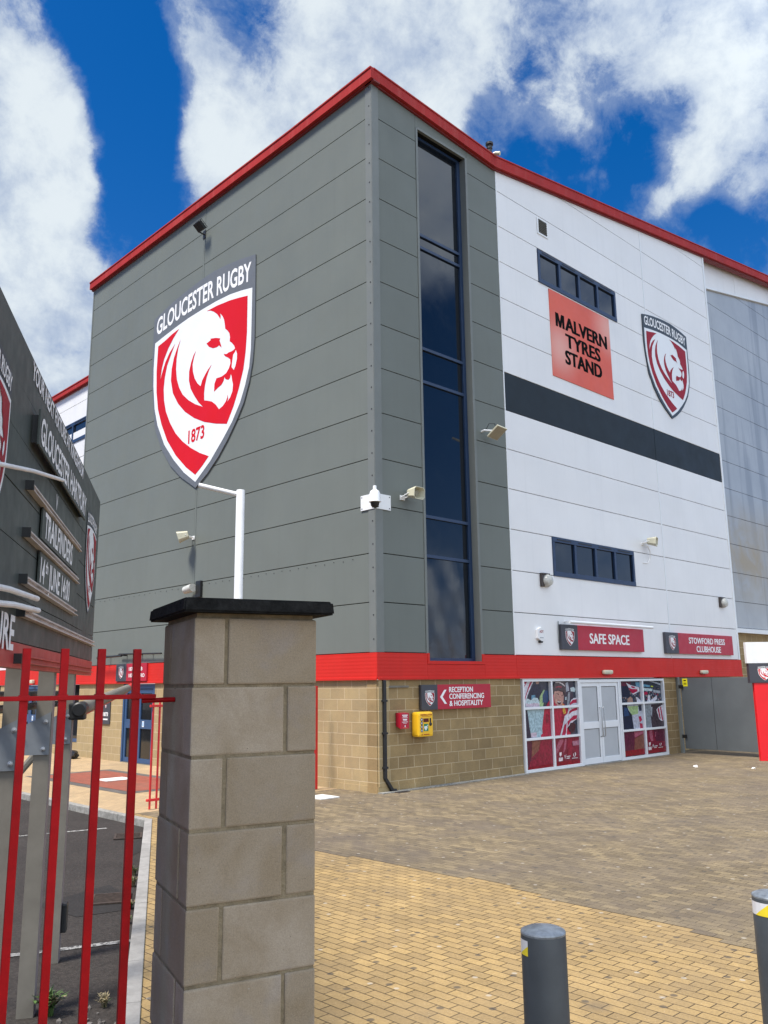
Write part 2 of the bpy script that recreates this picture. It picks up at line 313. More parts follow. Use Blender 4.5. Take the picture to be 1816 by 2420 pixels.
def pillar_mat():
    m, n, l, b = new_mat('pillar_block')
    g = n.new('ShaderNodeNewGeometry'); pos = g.outputs['Position']
    base = _mix(n, l, g.outputs['Random Per Island'], (.30, .245, .175), (.40, .335, .255))
    st = _ramp(n, l, _noise(n, l, pos, 3.2, 6, .6, .6), .38, .68); base = _mix(n, l, _ramp(n, l, st, 0, 1, 0, .7), base, (.24, .18, .105))
    pu = _ramp(n, l, _noise(n, l, pos, 7, 5, .6, .4), .55, .75, 0, .45); base = _mix(n, l, pu, base, (.28, .25, .235))
    fi = _ramp(n, l, _noise(n, l, pos, 240, 3, .7), .25, .75); base = _mix(n, l, .35, base, _mix(n, l, fi, (.22, .22, .22), (.8, .8, .8)), 'OVERLAY')
    v = n.new('ShaderNodeTexVoronoi'); v.inputs['Scale'].default_value = 55; l.new(pos, v.inputs['Vector'])
    pit = _ramp(n, l, v.outputs['Distance'], .03, .09, 1, 0); sel = _ramp(n, l, _noise(n, l, pos, 20, 2), .56, .62); pm = n.new('ShaderNodeMath'); pm.operation = 'MULTIPLY'; l.new(pit, pm.inputs[0]); l.new(sel, pm.inputs[1])
    base = _mix(n, l, pm.outputs[0], base, (.06, .05, .045))
    v2 = n.new('ShaderNodeTexVoronoi'); v2.inputs['Scale'].default_value = 31; l.new(pos, v2.inputs['Vector'])
    wh = _ramp(n, l, v2.outputs['Distance'], .03, .075, .9, 0); s2 = _ramp(n, l, _noise(n, l, pos, 9, 2), .58, .63); pm2 = n.new('ShaderNodeMath'); pm2.operation = 'MULTIPLY'; l.new(wh, pm2.inputs[0]); l.new(s2, pm2.inputs[1])
    base = _mix(n, l, pm2.outputs[0], base, (.5, .48, .44))
    l.new(base, b.inputs['Base Color']); b.inputs['Roughness'].default_value = .88; b.inputs['Specular IOR Level'].default_value = .2
    bn = n.new('ShaderNodeBump'); bn.inputs['Strength'].default_value = .35; bn.inputs['Distance'].default_value = .003; l.new(_noise(n, l, pos, 260, 4, .7), bn.inputs['Height'])
    b2 = n.new('ShaderNodeBump'); b2.invert = True; b2.inputs['Strength'].default_value = .6; b2.inputs['Distance'].default_value = .004; l.new(pm.outputs[0], b2.inputs['Height']); l.new(bn.outputs[0], b2.inputs['Normal'])
    l.new(b2.outputs[0], b.inputs['Normal'])
pillar_mat()

# ------------------------------------------------------------------ builders
class Frame:                                            # a right along the face, b up, c out of the face
    def __init__(s, o, u, v=(0, 0, 1)):
        s.o = Vector(o); s.u = Vector(u).normalized(); s.v = Vector(v).normalized(); s.w = s.u.cross(s.v)
    def __call__(s, a, b, c=0.): return s.o + s.u*a + s.v*b + s.w*c
    def sub(s, a, b, c=0., u=None, v=None): return Frame(s(a, b, c), u or s.u, v or s.v)
SOUTH = Frame((0, 0, 0), (1, 0, 0))                     # the white and grey front
WEST = Frame((0, 0, 0), (0, -1, 0))                     # the grey side with the large crest
FLOOR = Frame((0, 0, 0), (1, 0, 0), (0, 1, 0))
class G:
    def __init__(s): s.v = []; s.f = []; s.m = []; s.mats = []; s.sm = []; s.flat = False
    def mi(s, mat):
        if mat not in s.mats: s.mats.append(mat)
        return s.mats.index(mat)
    def add(s, verts, faces, mat):
        k = len(s.v); s.v += [Vector(p) for p in verts]; i = s.mi(mat)
        for f in faces: s.f.append([k+q for q in f]); s.m.append(i); s.sm.append(not s.flat)
        return s
    def box(s, fr, a, b, c, mat, bevel=0.):
        a0, a1 = min(a), max(a); b0, b1 = min(b), max(b); c0, c1 = min(c), max(c)
        P = [fr(x, y, z) for z in (c0, c1) for y in (b0, b1) for x in (a0, a1)]
        F = [(0, 2, 3, 1), (4, 5, 7, 6), (0, 1, 5, 4), (2, 6, 7, 3), (0, 4, 6, 2), (1, 3, 7, 5)]
        if bevel <= 0: s.flat = True; s.add(P, F, mat); s.flat = False; return s
        bm = bmesh.new(); vs = [bm.verts.new(p) for p in P]
        for f in F: bm.faces.new([vs[i] for i in f])
        bmesh.ops.bevel(bm, geom=bm.edges[:], offset=bevel, segments=2, profile=.6, affect='EDGES')
        s.flat = True; s.bm(bm, mat); s.flat = False; return s
    def bm(s, bm, mat):
        bm.verts.index_update(); s.add([v.co.copy() for v in bm.verts], [[v.index for v in f.verts] for f in bm.faces], mat); bm.free(); return s
    def poly(s, fr, pts, c, mat, depth=0.):             # flat outline facing out; depth gives it a back and sides
        pts = list(pts)
        area = sum(p[0]*q[1]-q[0]*p[1] for p, q in zip(pts, pts[1:]+pts[:1]))
        if area < 0: pts.reverse()
        tris = tessellate_polygon([[Vector((p[0], p[1], 0)) for p in pts]])
        n = len(pts); F = []
        for t in tris:
            A, B, C_ = [pts[i] for i in t]
            ar = (B[0]-A[0])*(C_[1]-A[1])-(C_[0]-A[0])*(B[1]-A[1])
            F.append(tuple(t) if ar > 0 else (t[0], t[2], t[1]))
        s.add([fr(p[0], p[1], c) for p in pts], F, mat)
        if depth:
            V = [fr(p[0], p[1], c) for p in pts]+[fr(p[0], p[1], c-depth) for p in pts]
            s.add(V, [(i, n+i, n+(i+1) % n, (i+1) % n) for i in range(n)]+[(n+t[0], n+t[2], n+t[1]) for t in F], mat)
        return s
    def tube(s, pts, r, mat, seg=12, cap=True):         # round bar through points; r a number or one per point
        pts = [Vector(p) for p in pts]; rs = r if isinstance(r, (list, tuple)) else [r]*len(pts)
        rings = []; t0 = (pts[1]-pts[0]).normalized(); x = t0.orthogonal().normalized()
        for i, p in enumerate(pts):
            t = (pts[min(i+1, len(pts)-1)]-pts[max(i-1, 0)]).normalized()
            x = (x-t*x.dot(t)).normalized(); y = t.cross(x)
            rings.append([p+(x*math.cos(2*math.pi*k/seg)+y*math.sin(2*math.pi*k/seg))*rs[i] for k in range(seg)])
        V = [q for rg in rings for q in rg]; F = []
        for i in range(len(pts)-1):
            for k in range(seg): F.append((i*seg+k, i*seg+(k+1) % seg, (i+1)*seg+(k+1) % seg, (i+1)*seg+k))
        if cap: F.append(tuple(range(seg))[::-1]); F.append(tuple((len(pts)-1)*seg+k for k in range(seg)))
        return s.add(V, F, mat)
    def lathe(s, o, axis, prof, mat, seg=24):           # prof: (radius, height)
        o = Vector(o); axis = Vector(axis).normalized()
        return s.tube([o+axis*h + axis*1e-6*i for i, (r, h) in enumerate(prof)], [max(r, 1e-4) for r, h in prof], mat, seg)
    def text(s, fr, txt, a, b, c, w, h, mat, warp=None, bold=.018, align='L', fat=()):   # capital height h, whole width w
        V, F, tw = glyphs(txt, bold)
        if align == 'C': a = a-w/2
        if fat:                                             # heavier strokes: the same outline laid side by side
            for i, (dx, dy) in enumerate(fat): s.text(fr, txt, a+dx*h, b+dy*h, c+i*.0001, w, h, mat, warp, bold)
            return s
        k = w/tw; P = []
        for x, y in V:
            X, Y = a+x*k, b+y*h
            if warp: X, Y = warp(X, Y)
            P.append(fr(X, Y, c))
        return s.add(P, F, mat)
    def build(s, name, parent=None, loc=None, smooth=True):
        o_loc = Vector(loc) if loc is not None else (Vector(parent['_l']) if parent is not None else Vector((0, 0, 0)))
        me = bpy.data.meshes.new(name); me.from_pydata([v-o_loc for v in s.v], [], s.f)
        for mt in s.mats: me.materials.append(MATS[mt])
        me.polygons.foreach_set('material_index', s.m)
        if smooth:
            me.update(); me.set_sharp_from_angle(angle=R(32)); me.polygons.foreach_set('use_smooth', s.sm)
        me.update(); ob = bpy.data.objects.new(name, me); COL.objects.link(ob); ob['_l'] = list(o_loc)
        if parent is not None: ob.parent = parent; ob.location = o_loc-Vector(parent['_l'])
        else: ob.location = o_loc
        return ob
_gc = {}
def glyphs(txt, bold):
    key = (txt, bold)
    if key in _gc: return _gc[key]
    def raw(t):
        cu = bpy.data.curves.new('t', 'FONT'); cu.body = t; cu.size = 1; cu.offset = bold; cu.fill_mode = 'FRONT'; cu.dimensions = '2D'; cu.resolution_u = 3
        ob = bpy.data.objects.new('t', cu); COL.objects.link(ob); dg = bpy.context.evaluated_depsgraph_get(); dg.update()
        me = bpy.data.meshes.new_from_object(ob.evaluated_get(dg)); V = [(v.co.x, v.co.y) for v in me.vertices]; F = [tuple(p.vertices) for p in me.polygons]
        if F and me.polygons[0].normal.z < 0: F = [f[::-1] for f in F]
        bpy.data.objects.remove(ob); bpy.data.curves.remove(cu); bpy.data.meshes.remove(me); return V, F
    VH, _ = raw('H'); ch = max(y for x, y in VH); y0 = min(y for x, y in VH)
    V, F = raw(txt); x0 = min(x for x, y in V); x1 = max(x for x, y in V)
    _gc[key] = ([(x-x0, (y-y0)/(ch-y0)) for x, y in V], F, x1-x0); return _gc[key]
def thing(name, label, cat, loc, group=None, kind=None):
    o = bpy.data.objects.new(name, None); o.empty_display_size = .2; COL.objects.link(o); o.location = loc; o['_l'] = list(loc)
    return tag(o, label, cat, group)
def tag(o, label, cat, group=None):
    o['label'] = label; o['category'] = cat
    if group: o['group'] = group
    return o
def structure(g, name, loc=(0, 0, 0)):
    o = g.build(name, None, loc, smooth=False); o['kind'] = 'structure'; o['label'] = name.replace('_', ' '); return o
POSTER_A=[('crowd',[(4.664,2.12),(7.04,2.127),(7.02,0.731),(4.674,0.797)]),('skin2',[(5.271,2.073),(5.418,2.083),(5.393,1.996),(5.3,1.987)]),('navy',[(5.036,1.862),(5.211,2.009),(5.45,2.018),(5.508,1.822),(5.403,1.663),(5.004,1.671)]),('cyan',[(5.082,1.755),(5.228,1.763),(5.238,1.666),(5.074,1.649)]),('green',[(5.408,1.727),(5.588,1.886),(5.657,1.82),(5.518,1.488),(5.371,1.492)]),('navy2',[(5.521,1.746),(5.624,1.864),(5.754,1.851),(5.749,1.569),(5.506,1.575)]),('pale',[(4.831,1.507),(4.849,1.633),(4.915,1.684),(5.02,1.65),(5.074,1.649),(5.168,1.7),(5.313,1.686),(5.388,1.599),(5.379,1.481),(4.83,1.491)]),('pinkw',[(4.846,1.58),(4.959,1.556),(5.05,1.565),(5.195,1.572),(5.376,1.556),(5.37,1.482),(4.848,1.496)]),('palegrey',[(6.505,2.03),(6.607,2.051),(6.646,1.837),(6.505,1.817)]),('pale',[(6.693,1.904),(6.837,1.93),(6.914,1.89),(6.884,1.8),(6.705,1.825)]),('grey',[(6.583,1.805),(6.683,1.803),(6.612,1.481),(6.513,1.483)]),('pale',[(6.453,1.685),(6.513,1.694),(6.506,1.617),(6.447,1.618)]),('white',[(4.696,2.067),(4.822,2.098),(5.182,2.106),(5.081,1.968),(4.921,1.758),(4.795,1.498),(4.707,1.49),(4.674,1.762)]),('stripe',[(4.69,2.104),(4.929,2.108),(4.81,1.939),(4.695,1.814),(4.687,1.941),(4.851,2.013)]),('stripe',[(5.004,2.022),(5.073,2.107),(5.136,2.106),(4.987,1.916),(4.887,1.779),(4.726,1.51),(4.72,1.552),(4.831,1.738)]),('hill',[(4.688,1.469),(4.898,1.453),(5.625,1.432),(5.552,0.783),(4.69,0.786)]),('pinkw',[(4.98,0.895),(5.213,0.895),(5.205,0.79),(4.981,0.791)]),('puffer',[(4.685,1.428),(4.878,1.417),(4.91,1.253),(4.937,1.022),(4.978,0.864),(4.988,0.77),(4.69,0.781)]),('coat',[(5.548,1.402),(5.711,1.57),(5.833,1.664),(5.955,1.76),(6.397,1.509),(6.544,1.394),(6.473,1.065),(6.624,0.784),(6.61,0.642),(5.366,0.761),(5.371,0.824),(5.439,0.863),(5.43,0.98),(5.469,1.127)]),('coatd',[(5.596,1.314),(5.724,1.278),(5.746,1.094),(5.596,1.09)]),('coatd',[(6.305,1.357),(6.37,1.223),(6.298,1.072),(6.22,1.075)]),('yellow',[(6.312,1.544),(6.393,1.464),(6.446,1.297),(6.337,1.279),(6.307,1.379)]),('skin',[(5.98,1.826),(6.155,1.845),(6.347,1.809),(6.386,1.708),(6.354,1.576),(6.259,1.49),(6.104,1.489),(5.995,1.563),(5.968,1.694)]),('cheek',[(6.022,1.649),(6.117,1.636),(6.091,1.56),(6.035,1.583)]),('mouth',[(6.085,1.604),(6.17,1.58),(6.268,1.589),(6.233,1.524),(6.163,1.509),(6.108,1.538)]),('teeth',[(6.094,1.602),(6.17,1.578),(6.258,1.587),(6.237,1.57),(6.168,1.563),(6.111,1.576)]),('browc',[(6.073,1.791),(6.186,1.762),(6.175,1.745),(6.071,1.771)]),('browc',[(6.281,1.738),(6.37,1.747),(6.369,1.731),(6.29,1.721)]),('hat',[(5.941,1.815),(5.93,1.914),(5.996,2.012),(6.12,2.099),(6.335,2.104),(6.467,2.041),(6.495,1.918),(6.475,1.818),(6.438,1.729),(6.386,1.808),(6.233,1.849),(6.078,1.846)]),('hatl',[(6.058,2.056),(6.213,2.06),(6.366,2.02),(6.459,1.957),(6.447,1.935),(6.325,1.998),(6.192,2.035),(6.046,2.034)]),('hatr',[(6.048,1.94),(6.185,1.96),(6.301,1.948),(6.298,1.915),(6.162,1.928),(6.064,1.912)]),('white',[(6.594,1.503),(6.685,1.613),(6.81,1.66),(6.962,1.663),(6.932,1.158),(6.754,1.098),(6.442,0.946),(6.403,0.74),(6.289,0.152),(6.196,0.18),(6.305,0.528),(6.1,0.39),(6.024,0.181),(5.905,0.338),(5.956,0.484),(6.135,0.775),(6.274,1.03),(6.371,1.234),(6.494,1.285)]),('stripe',[(6.617,1.536),(6.745,1.611),(6.959,1.629),(6.95,1.539),(6.777,1.532),(6.602,1.481)]),('stripe',[(6.579,1.348),(6.744,1.399),(6.959,1.427),(6.952,1.359),(6.717,1.333),(6.531,1.261)]),('stripe',[(6.622,1.17),(6.748,1.232),(6.919,1.237),(6.88,1.149),(6.615,1.104),(6.464,0.967),(6.476,1.098)]),('stripe',[(6.332,1.016),(6.434,1.067),(6.394,0.85),(6.303,0.713),(6.168,0.72)]),('glove',[(6.503,0.965),(6.611,1.06),(6.75,1.054),(6.826,1.007),(6.773,0.876),(6.627,0.817),(6.514,0.877)]),('maroon',[(4.687,0.745),(5.865,0.735),(7.02,0.731),(7.051,0.044),(4.691,0.081)]),('mar_d',[(4.694,0.724),(4.993,0.708),(4.935,0.298),(4.848,0.089),(4.691,0.091)]),('mar_b',[(4.993,0.708),(5.325,0.7),(5.235,0.486),(4.955,0.338)]),('mar_r',[(5.326,0.711),(5.862,0.703),(5.863,0.076),(4.848,0.089),(4.878,0.251),(5.166,0.303)]),('mar_l',[(6.088,0.681),(6.262,0.682),(6.236,0.619),(6.047,0.436),(5.903,0.317),(5.896,0.445)]),('mar_l',[(6.32,0.69),(6.388,0.686),(6.338,0.462),(6.21,0.34)]),('mar_r',[(6.439,0.706),(6.615,0.697),(6.576,0.295),(6.38,0.286)]),('mar_p',[(6.628,0.619),(6.929,0.625),(6.917,0.515),(6.637,0.509)]),('mar_deep',[(4.694,0.131),(5.851,0.151),(5.844,0.067),(4.69,0.071)]),('mar_deep',[(5.872,0.171),(7.044,0.166),(7.031,0.046),(5.862,0.066)]),('logo',[(6.052,0.382),(6.148,0.387),(6.142,0.323),(6.09,0.284),(6.051,0.318)]),('logo',[(6.022,0.267),(6.184,0.261),(6.177,0.181),(6.014,0.182)]),('logo',[(6.247,0.316),(6.283,0.292),(6.345,0.331),(6.301,0.28),(6.275,0.207),(6.262,0.272)]),('logo',[(6.34,0.283),(6.506,0.283),(6.504,0.262),(6.338,0.262)]),('logo',[(6.336,0.24),(6.473,0.242),(6.471,0.221),(6.334,0.219)]),('logo',[(6.628,0.313),(6.659,0.333),(6.651,0.247),(6.623,0.27)]),('logo',[(6.69,0.342),(6.73,0.351),(6.745,0.295),(6.69,0.244),(6.66,0.241),(6.704,0.287)]),('logo',[(6.56,0.225),(6.808,0.223),(6.806,0.206),(6.558,0.209)])]
POSTER_B=[('crowd',[(8.97,2.117),(11.308,2.126),(11.279,0.749),(8.964,0.787)]),('mar_d',[(8.988,2.096),(9.607,2.103),(9.583,1.92),(9.375,1.922),(8.985,1.916)]),('navy',[(9.004,1.905),(9.416,1.922),(9.545,1.631),(8.969,1.621)]),('cyan',[(9.85,2.025),(10.064,2.023),(10.088,1.881),(9.857,1.917)]),('pale',[(10.129,1.87),(10.74,1.829),(10.73,1.762),(10.119,1.794)]),('cyan',[(10.208,1.967),(10.62,1.93),(10.612,1.875),(10.199,1.902)]),('palegrey',[(10.781,1.806),(11.183,1.766),(11.173,1.699),(10.77,1.728)]),('palegrey',[(10.511,2.092),(10.733,2.09),(11.226,1.969),(11.219,1.923)]),('green2',[(10.663,1.918),(10.796,1.906),(10.791,1.872),(10.658,1.885)]),('white',[(9.345,2.008),(9.586,1.941),(9.834,1.906),(10.023,1.882),(10.03,1.773),(9.677,1.682),(9.564,1.78),(9.491,1.856)]),('stripe',[(9.452,1.878),(9.615,1.844),(9.909,1.829),(9.923,1.775),(9.66,1.714),(9.563,1.77)]),('stripe',[(9.583,1.92),(9.812,1.895),(9.763,1.853),(9.619,1.876)]),('pinkw',[(10.23,1.661),(10.261,1.573),(10.189,1.52),(10.181,1.618)]),('stripe',[(10.242,1.748),(10.418,1.756),(10.475,1.689),(10.295,1.66)]),('white',[(9.796,1.626),(9.879,1.613),(10.079,1.512),(10.073,1.469),(9.86,1.474)]),('white',[(10.448,1.657),(10.58,1.654),(10.56,1.512),(10.96,1.647),(10.945,1.547),(10.775,1.463),(10.379,1.478),(10.432,1.547)]),('skin2',[(9.373,1.592),(9.525,1.642),(9.622,1.587),(9.63,1.49),(9.339,1.486)]),('hill2',[(9.309,1.413),(10.109,1.414),(11.22,1.407),(11.258,0.761),(9.598,0.78)]),('green',[(9.325,1.381),(9.891,1.387),(9.862,1.173),(9.521,1.142)]),('navy',[(9.892,1.398),(10.064,1.404),(10.065,1.253),(9.934,1.235)]),('stripe',[(9.873,1.098),(10.001,1.104),(10.05,0.995),(9.914,0.936)]),('stripe',[(9.912,0.926),(10.058,0.898),(10.062,0.77),(9.913,0.776)]),('grey',[(10.193,1.401),(10.544,1.402),(10.499,0.794),(10.216,0.795)]),('coatk',[(10.588,1.401),(11.243,1.407),(11.26,0.772),(10.541,0.781),(10.517,1.217)]),('palegrey',[(10.534,1.337),(10.645,1.334),(10.583,1.062),(10.526,1.13)]),('white',[(10.856,1.251),(10.978,1.314),(11.24,1.384),(11.219,0.951),(11.102,0.933),(10.975,0.993)]),('stripe',[(10.926,1.271),(10.999,1.302),(11.065,0.99),(10.999,1.003)]),('stripe',[(11.068,1.311),(11.128,1.332),(11.198,0.963),(11.126,0.943)]),('navy',[(9.001,1.4),(9.286,1.393),(9.373,1.274),(9.523,1.153),(9.557,0.94),(9.577,0.781),(8.964,0.787)]),('navy2',[(9.139,1.365),(9.299,1.339),(9.396,1.136),(9.108,1.125)]),('maroon',[(8.976,0.725),(10.097,0.715),(11.228,0.718),(11.268,0.089),(8.975,0.087)]),('mar_d',[(8.995,0.713),(9.567,0.707),(9.59,0.569),(9.496,0.177),(8.987,0.178)]),('mar_l',[(9.588,0.706),(10.053,0.706),(10.044,0.642),(9.587,0.549)]),('mar_b',[(9.585,0.528),(10.063,0.631),(10.049,0.227),(9.519,0.197)]),('mar_l',[(10.376,0.702),(10.529,0.695),(10.553,0.413),(10.444,0.418),(10.375,0.54)]),('mar_d',[(10.596,0.702),(11.227,0.707),(11.198,0.378),(10.707,0.404)]),('mar_l',[(10.698,0.643),(10.731,0.642),(10.702,0.524),(10.669,0.525)]),('mar_deep',[(8.974,0.23),(10.074,0.247),(10.053,0.1),(8.975,0.087)]),('mar_deep',[(10.134,0.222),(11.269,0.242),(11.268,0.089),(10.139,0.105)]),('logo',[(10.298,0.383),(10.396,0.389),(10.387,0.325),(10.338,0.285),(10.295,0.319)]),('logo',[(10.259,0.268),(10.433,0.269),(10.421,0.184),(10.247,0.184)]),('logo',[(10.494,0.308),(10.542,0.338),(10.533,0.274),(10.481,0.223)]),('logo',[(10.567,0.282),(10.756,0.285),(10.752,0.261),(10.564,0.259)]),('logo',[(10.561,0.24),(10.705,0.242),(10.702,0.223),(10.558,0.223)]),('logo',[(10.862,0.32),(10.894,0.34),(10.887,0.264),(10.862,0.276)]),('logo',[(10.945,0.353),(10.986,0.324),(10.944,0.272),(10.897,0.258),(10.944,0.315)]),('logo',[(10.792,0.232),(11.051,0.233),(11.048,0.217),(10.79,0.215)])]
CREST_OUTER=[(-0.496,1.075),(-0.372,1.1),(-0.261,1.117),(-0.13,1.131),(-0.014,1.139),(0.12,1.143),(0.249,1.132),(0.372,1.115),(0.496,1.091),(0.498,0.956),(0.499,0.847),(0.5,0.657),(0.489,0.543),(0.464,0.446),(0.42,0.348),(0.364,0.275),(0.289,0.193),(0.211,0.122),(0.111,0.053),(0.007,-0.001),(-0.143,0.083),(-0.254,0.166),(-0.353,0.275),(-0.439,0.412),(-0.482,0.623),(-0.5,0.764),(-0.498,0.971)]
CREST_WHITE=[(-0.474,0.924),(-0.36,0.938),(-0.237,0.951),(-0.119,0.96),(0.018,0.963),(0.15,0.963),(0.277,0.956),(0.379,0.941),(0.475,0.922),(0.474,0.724),(0.473,0.607),(0.462,0.516),(0.431,0.432),(0.391,0.355),(0.325,0.272),(0.248,0.202),(0.14,0.113),(0.005,0.03),(-0.11,0.101),(-0.22,0.191),(-0.324,0.295),(-0.408,0.424),(-0.448,0.527),(-0.473,0.668),(-0.479,0.772)]
CREST_R1=[(0.064,0.938),(0.162,0.935),(0.278,0.923),(0.36,0.909),(0.437,0.893),(0.438,0.7),(0.43,0.602),(0.414,0.518),(0.378,0.428),(0.337,0.351),(0.281,0.273),(0.183,0.297),(0.075,0.331),(-0.026,0.376),(-0.12,0.433),(-0.194,0.496),(-0.253,0.57),(-0.279,0.649),(-0.276,0.714),(-0.256,0.774),(-0.223,0.824),(-0.192,0.861),(-0.214,0.815),(-0.227,0.759),(-0.229,0.701),(-0.216,0.638),(-0.189,0.585),(-0.15,0.536),(-0.089,0.489),(-0.019,0.449),(0.057,0.416),(0.014,0.45),(-0.033,0.5),(-0.07,0.547),(-0.09,0.597),(-0.091,0.649),(-0.074,0.695),(-0.053,0.728),(-0.03,0.746),(-0.048,0.713),(-0.059,0.678),(-0.053,0.638),(-0.033,0.594),(-0.003,0.558),(0.028,0.535),(0.041,0.562),(0.067,0.586),(0.093,0.606),(0.129,0.625),(0.104,0.6),(0.084,0.568),(0.07,0.529),(0.064,0.487),(0.067,0.448),(0.102,0.437),(0.14,0.423),(0.178,0.397),(0.208,0.366),(0.241,0.375),(0.265,0.39),(0.278,0.407),(0.282,0.424),(0.287,0.402),(0.279,0.386),(0.305,0.403),(0.324,0.431),(0.327,0.465),(0.318,0.489),(0.313,0.511),(0.305,0.524),(0.3,0.506),(0.286,0.499),(0.271,0.504),(0.257,0.512),(0.25,0.524),(0.243,0.506),(0.225,0.49),(0.194,0.483),(0.158,0.471),(0.159,0.511),(0.176,0.537),(0.223,0.533),(0.264,0.54),(0.288,0.56),(0.3,0.581),(0.297,0.603),(0.276,0.619),(0.255,0.63),(0.241,0.642),(0.238,0.652),(0.247,0.645),(0.265,0.641),(0.28,0.644),(0.305,0.642),(0.325,0.644),(0.338,0.649),(0.329,0.665),(0.308,0.687),(0.288,0.701),(0.29,0.723),(0.283,0.747),(0.264,0.767),(0.245,0.782),(0.24,0.807),(0.232,0.834),(0.219,0.857),(0.194,0.882),(0.2,0.864),(0.196,0.849),(0.185,0.866),(0.164,0.889),(0.131,0.913),(0.098,0.93)]
CREST_R2=[(-0.437,0.895),(-0.358,0.906),(-0.284,0.921),(-0.212,0.929),(-0.27,0.892),(-0.322,0.848),(-0.362,0.799),(-0.384,0.751),(-0.397,0.687),(-0.376,0.729),(-0.348,0.775),(-0.307,0.817),(-0.249,0.854),(-0.288,0.804),(-0.327,0.749),(-0.347,0.687),(-0.355,0.623),(-0.346,0.554),(-0.32,0.482),(-0.271,0.406),(-0.207,0.333),(-0.133,0.273),(-0.05,0.221),(0.041,0.175),(0.126,0.141),(0.066,0.101),(0.003,0.068),(-0.089,0.125),(-0.198,0.211),(-0.295,0.314),(-0.364,0.421),(-0.409,0.517),(-0.434,0.624),(-0.443,0.748)]
CREST_EYE=[(0.072,0.755),(0.112,0.762),(0.108,0.771),(0.16,0.759),(0.201,0.744),(0.195,0.734),(0.207,0.712),(0.216,0.689),(0.192,0.709),(0.173,0.705),(0.136,0.71),(0.097,0.73)]
CREST_WHISK=[(0.347,0.637),(0.357,0.615),(0.357,0.588),(0.346,0.555),(0.332,0.537),(0.312,0.558),(0.317,0.588),(0.324,0.619),(0.337,0.627)]
# ------------------------------------------------------------------ the setting
def sheet(name, pts, z, mat):
    g = G(); g.poly(FLOOR, pts, z, mat); return structure(g, name)
E0, E1 = Vector((-4.56, .41)), Vector((-8.736, -7.05))          # inner edge of the concrete edging
ed = (E1-E0).normalized(); en = Vector((ed.y, -ed.x))            # en points to the car park side
E2 = E1+ed*12
sheet('ground', [(-400, -400), (400, -400), (400, 400), (-400, 400)], -.14, 'far_ground')
sheet('asphalt_car_park', [(-60, -40), (E2.x, E2.y), (E0.x, E0.y), (-4.62, 60), (-60, 60)], -.1, 'asphalt')
step = [(-4.4, 1.2), (-4.4, -3.2), (-4.4, -4.1), (-4.3, -4.1), (-4.3, -5.9), (-4.2, -5.9), (-4.2, -6.55), (-4.3, -6.55), (-4.3, -6.95), (-4.4, -6.95), (-4.4, -8.1), (-4.4, -8.6), (-4.5, -8.6), (-4.5, -8.9), (-4.6, -8.9), (-4.6, -9.2), (-4.7, -9.2), (-4.7, -9.6), (-4.8, -9.6), (-4.8, -40)]
sheet('yellow_block_paving', [(E0.x, E0.y+.8)]+step+[(E2.x, E2.y), (E0.x, E0.y)], 0, 'paving_yellow')
sheet('brown_block_paving', [(60, -40), (60, .4), (.5, .4), (.5, 1.2)]+step, .002, 'paving_brown')
sheet('tan_pavement', [(-4.56, 1.2), (.5, 1.2), (.5, 40), (-4.56, 40)], .004, 'paving_tan')
sheet('charcoal_paving_border', [(-3.35, 3.7), (-1.2, 3.7), (-1.2, 8.7), (-3.35, 8.7)], .008, 'paving_charcoal')
sheet('red_paving_panel', [(-3.12, 3.95), (-1.45, 3.95), (-1.45, 8.45), (-3.12, 8.45)], .012, 'paving_red')
sheet('asphalt_patch', [(-6.9, -2.9), (-7.85, -3.2), (-7.75, -3.95), (-7.1, -4.1)], -.096, 'asphalt_patch')
sheet('asphalt_patch', [(-5.05, -.85), (-6.1, -1.7), (-5.6, -.75), (-4.95, -.3)], -.096, 'asphalt_patch')
for a, b in (((-5.15, .76), (-6.7, 1.16)), ((-7.65, -5.1), (-8.95, -4.6)), ((-4.75, 5.9), (-6.4, 6.4))):
    p, q = Vector(a), Vector(b); n = Vector((-(q-p).y, (q-p).x)).normalized()*.045
    sheet('parking_line', [tuple(p-n), tuple(p+n), tuple(q+n), tuple(q-n)], -.094, 'line_white')
g = G()                                                          # kerb of the pavement, stone by stone
for i in range(26):
    g.box(FLOOR, (-4.69, -4.56), (.42+i*.915, .42+i*.915+.905), (-.14, .012), 'concrete', .012)
structure(g, 'kerb')
g = G(); fe = Frame((E0.x, E0.y, 0), (ed.x, ed.y, 0), (-en.x, -en.y, 0))
for i in range(14): g.box(fe, (i*.915, i*.915+.908), (-.115, 0), (-.16, .02), 'edging_concrete', .008)
structure(g, 'edging_kerb')

# ------------------------------------------------------------------ main building
B = thing('stadium_building', 'tall grey and white clad stadium block with red roof edge and buff block base', 'building', (0, 0, 0))
FAS0, FAS1 = 15.66, 15.40
def roof(s): return FAS0+(FAS1-FAS0)*s/4.46 if s <= 4.46 else FAS1+.1535*(s-4.46)
def clipped(a0, a1, b0, b1):
    r0, r1 = roof(a0+1e-4), roof(a1)
    if b0 >= max(r0, r1): return None
    if b1 <= min(r0, r1): return [(a0, b0), (a1, b0), (a1, b1), (a0, b1)]
    P = [(a0, b0), (a1, b0), (a1, b1), (a0, b1)]; out = []
    d = lambda p: (r0+(r1-r0)*(p[0]-a0)/(a1-a0))-p[1]
    for p, q in zip(P, P[1:]+P[:1]):
        if d(p) >= 0: out.append(p)
        if d(p)*d(q) < 0: t = d(p)/(d(p)-d(q)); out.append((p[0]+(q[0]-p[0])*t, p[1]+(q[1]-p[1])*t))
    return out if len(out) >= 3 else None
J = .016
